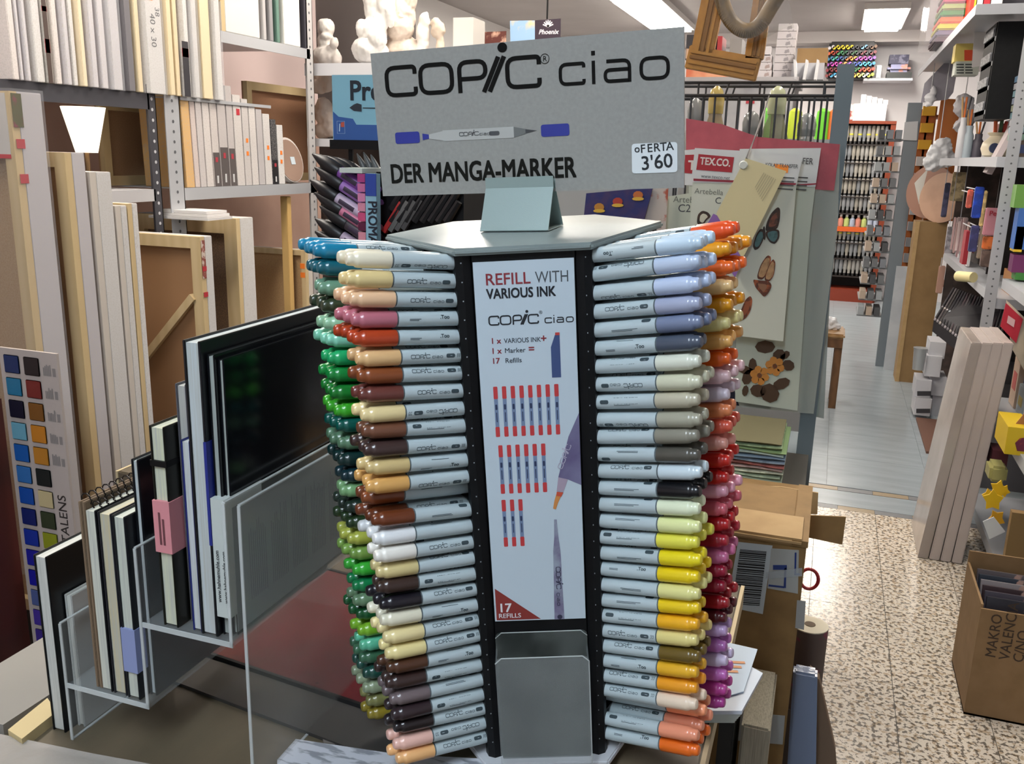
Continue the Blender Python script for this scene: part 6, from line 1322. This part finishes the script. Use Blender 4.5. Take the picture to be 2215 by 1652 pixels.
# lower right: yellow boxes, stars, carton with lettering
o = cart('yellow fruit printed box on the low near shelf', (2176,925,2230,985), 3.2, mat('#d8b81e', .45), .2); ysheet('fruit_print', [(2196,958),(2206,948),(2224,945),(2230,978),(2200,975)], 3.198, .001, mat('#6a1f3a', .5, noise=(20, '#c9582a', .5, .6)), o)
ysheet('open_flap', [(2190,925),(2215,895),(2230,890),(2230,925)], 3.25, .004, mat('#a9764a', .7), o)
STAR = mat('#e0b51c', .45)
for k, (cx, cy, r, Y) in enumerate(((2160,1058,20,3.15),(2148,1082,24,3.1),(2140,1072,16,3.18),(2156,1122,20,3.08),(2172,1062,14,3.2))):
    ysheet('paper_star', [(cx+(r if i % 2 == 0 else r*.62)*math.cos(-i*PI/5+k), cy+(r if i % 2 == 0 else r*.62)*math.sin(-i*PI/5+k)) for i in range(10)], Y, .006, STAR if k != 3 else mat('#c9951c', .5), label=['upper','largest','left','lowest','rear'][k] + ' yellow cut-out star spilling from the near shelf', cat='paper star', group='yellow cut-out stars')
ysheet('white_paper', [(2126,1128),(2150,1118),(2175,1150),(2140,1166)], 3.05, .004, mat('#cfd0d6', .6), label='torn white paper below the yellow stars', cat='paper')
far('glass_jar', 'clear jar of yellow bits behind the stars', (2140,1010,2180,1045), 3.3, .1, mat('#a8a46a', .25), 'jar', bevel=.01)
o = far('brown_flap', 'brown cardboard sheet bent over the lower near shelf', (2176,1110,2235,1265), 3.0, .03, mat('#8a6c44', .75), 'cardboard')
b = MB(frame(aty(2148, 1225, 3.0), (1,0,0), (.2,.9,.4))); b.lathe([(.030,-.006),(.036,0),(.036,.010),(.028,.012)], 20); b.build('plastic_dish', mat('#d6d3ce', .45), smooth=True, label='round white lid on the floor edge of the near shelf', cat='lid')
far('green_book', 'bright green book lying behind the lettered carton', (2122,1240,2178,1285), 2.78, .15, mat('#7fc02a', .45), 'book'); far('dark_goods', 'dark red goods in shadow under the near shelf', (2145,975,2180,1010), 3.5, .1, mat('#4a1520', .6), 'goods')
# carton with lettering
YM = 2.46; xm0 = aty(2088, 1520, YM).x; zmt = aty(2100, 1312, YM).z
t = thing('lettered_carton', 'open brown carton with stencilled lettering and discs inside', 'carton', (xm0+.15, YM+.15, 0))
BC = mat('#8d6f4c', .75, noise=(15, '#806440', .35, .7))
MB().box(xm0, xm0+.32, YM, YM+.006, 0, zmt).build('front_wall', BC, t); MB().box(xm0, xm0+.006, YM+.006, YM+.28, 0, zmt+.01).build('side_wall', BC, t); MB().box(xm0, xm0+.32, YM+.28, YM+.286, 0, zmt+.045).build('back_wall', BC, t); MB().box(xm0+.314, xm0+.32, YM, YM+.28, 0, zmt).build('side_wall', BC, t); MB().box(xm0, xm0+.32, YM, YM+.28, 0, .006).build('bottom', BC, t)
for k, s_ in enumerate(('MAKRO', 'VALENCIA', 'C/NO.', 'M.T.C.')):
    f = FL(frame((xm0+.052+k*.033, YM, zmt-.135), (0,0,1), (-1,0,0)), .0005); f.put(text(s_, .036, .006)); f.build('lettering', mat('#3c2c1e', .7), t)
for k in range(6):
    MB(frame((xm0+.02, YM+.03+k*.036, zmt-.10), (1,0,0), (0,.25,1))).box(0, .27, 0, .115, -.006, .006).build('disc_case', mat(['#2c2c34','#4a4650','#3a2c30','#8a8488','#2c3440','#5a5458'][k], .3, noise=(20, '#a88a80', .58, .62)), label='%s dark disc case inside the lettered carton' % ['first','second','third','fourth','fifth','sixth'][k], cat='disc case', group='disc cases in the lettered carton')

# ---------------------------------------------------------------- more goods on the right-hand shelves
GOODS = ['#c9c6c8','#8f8a90','#b9a08a','#5c5a60','#d0ccc6','#7a6a60','#a8b0b4','#9a5a50','#c2b8a0','#44424a']
def goods(y0, y1, z, n, h0, h1, what, x=.72):
    for k in range(n):
        y = y0 + (y1-y0)*k/n; w = (y1-y0)/n*.86; h = random.uniform(h0, h1); c_ = random.choice(GOODS)
        t = thing('goods_box', '%s, number %s from the near end' % (what, ['one','two','three','four','five','six','seven','eight','nine','ten','eleven','twelve','thirteen','fourteen'][k]), 'box', (x+.09, y+w/2, z), what)
        dx = random.uniform(0, .03)
        MB().box(x+dx, x+.18, y, y+w, z+.0005, z+h).build('carton', mat(c_, .5, noise=(20, jig(c_, .12), .45, .6)), t, bevel=.002)
        MB().box(x+dx-.001, x+dx, y+w*.2, y+w*.8, z+h*.3, z+h*.62).build('side_label', mat(random.choice(['#d8d6d8','#b04a44','#4a5a8a','#c9b04a','#e2e0de']), .5), t)
        MB().box(x+dx+.02, x+.16, y-.001, y, z+h*.25, z+h*.6).build('end_label', mat(random.choice(['#d8d6d8','#a8484a','#5a6a9a','#c9a84a']), .5), t)
goods(5.65, 7.1, Z3, 9, .10, .26, 'carton along the far part of the top right shelf', .70)
goods(4.35, 4.95, Z3, 5, .12, .26, 'carton along the near part of the top right shelf', .74)
goods(5.1, 6.15, Z2, 8, .08, .20, 'carton on the shelf above the pencil tray', .74)
goods(2.8, 3.9, 1.62, 8, .10, .30, 'carton on the near top shelf')
goods(2.8, 3.9, 1.02, 8, .10, .26, 'carton on the near upper shelf')
goods(3.3, 3.95, .54, 5, .08, .22, 'carton behind the yellow box')
goods(5.3, 6.2, Z1, 7, .08, .22, 'carton on the far part of the vase shelf', .80)
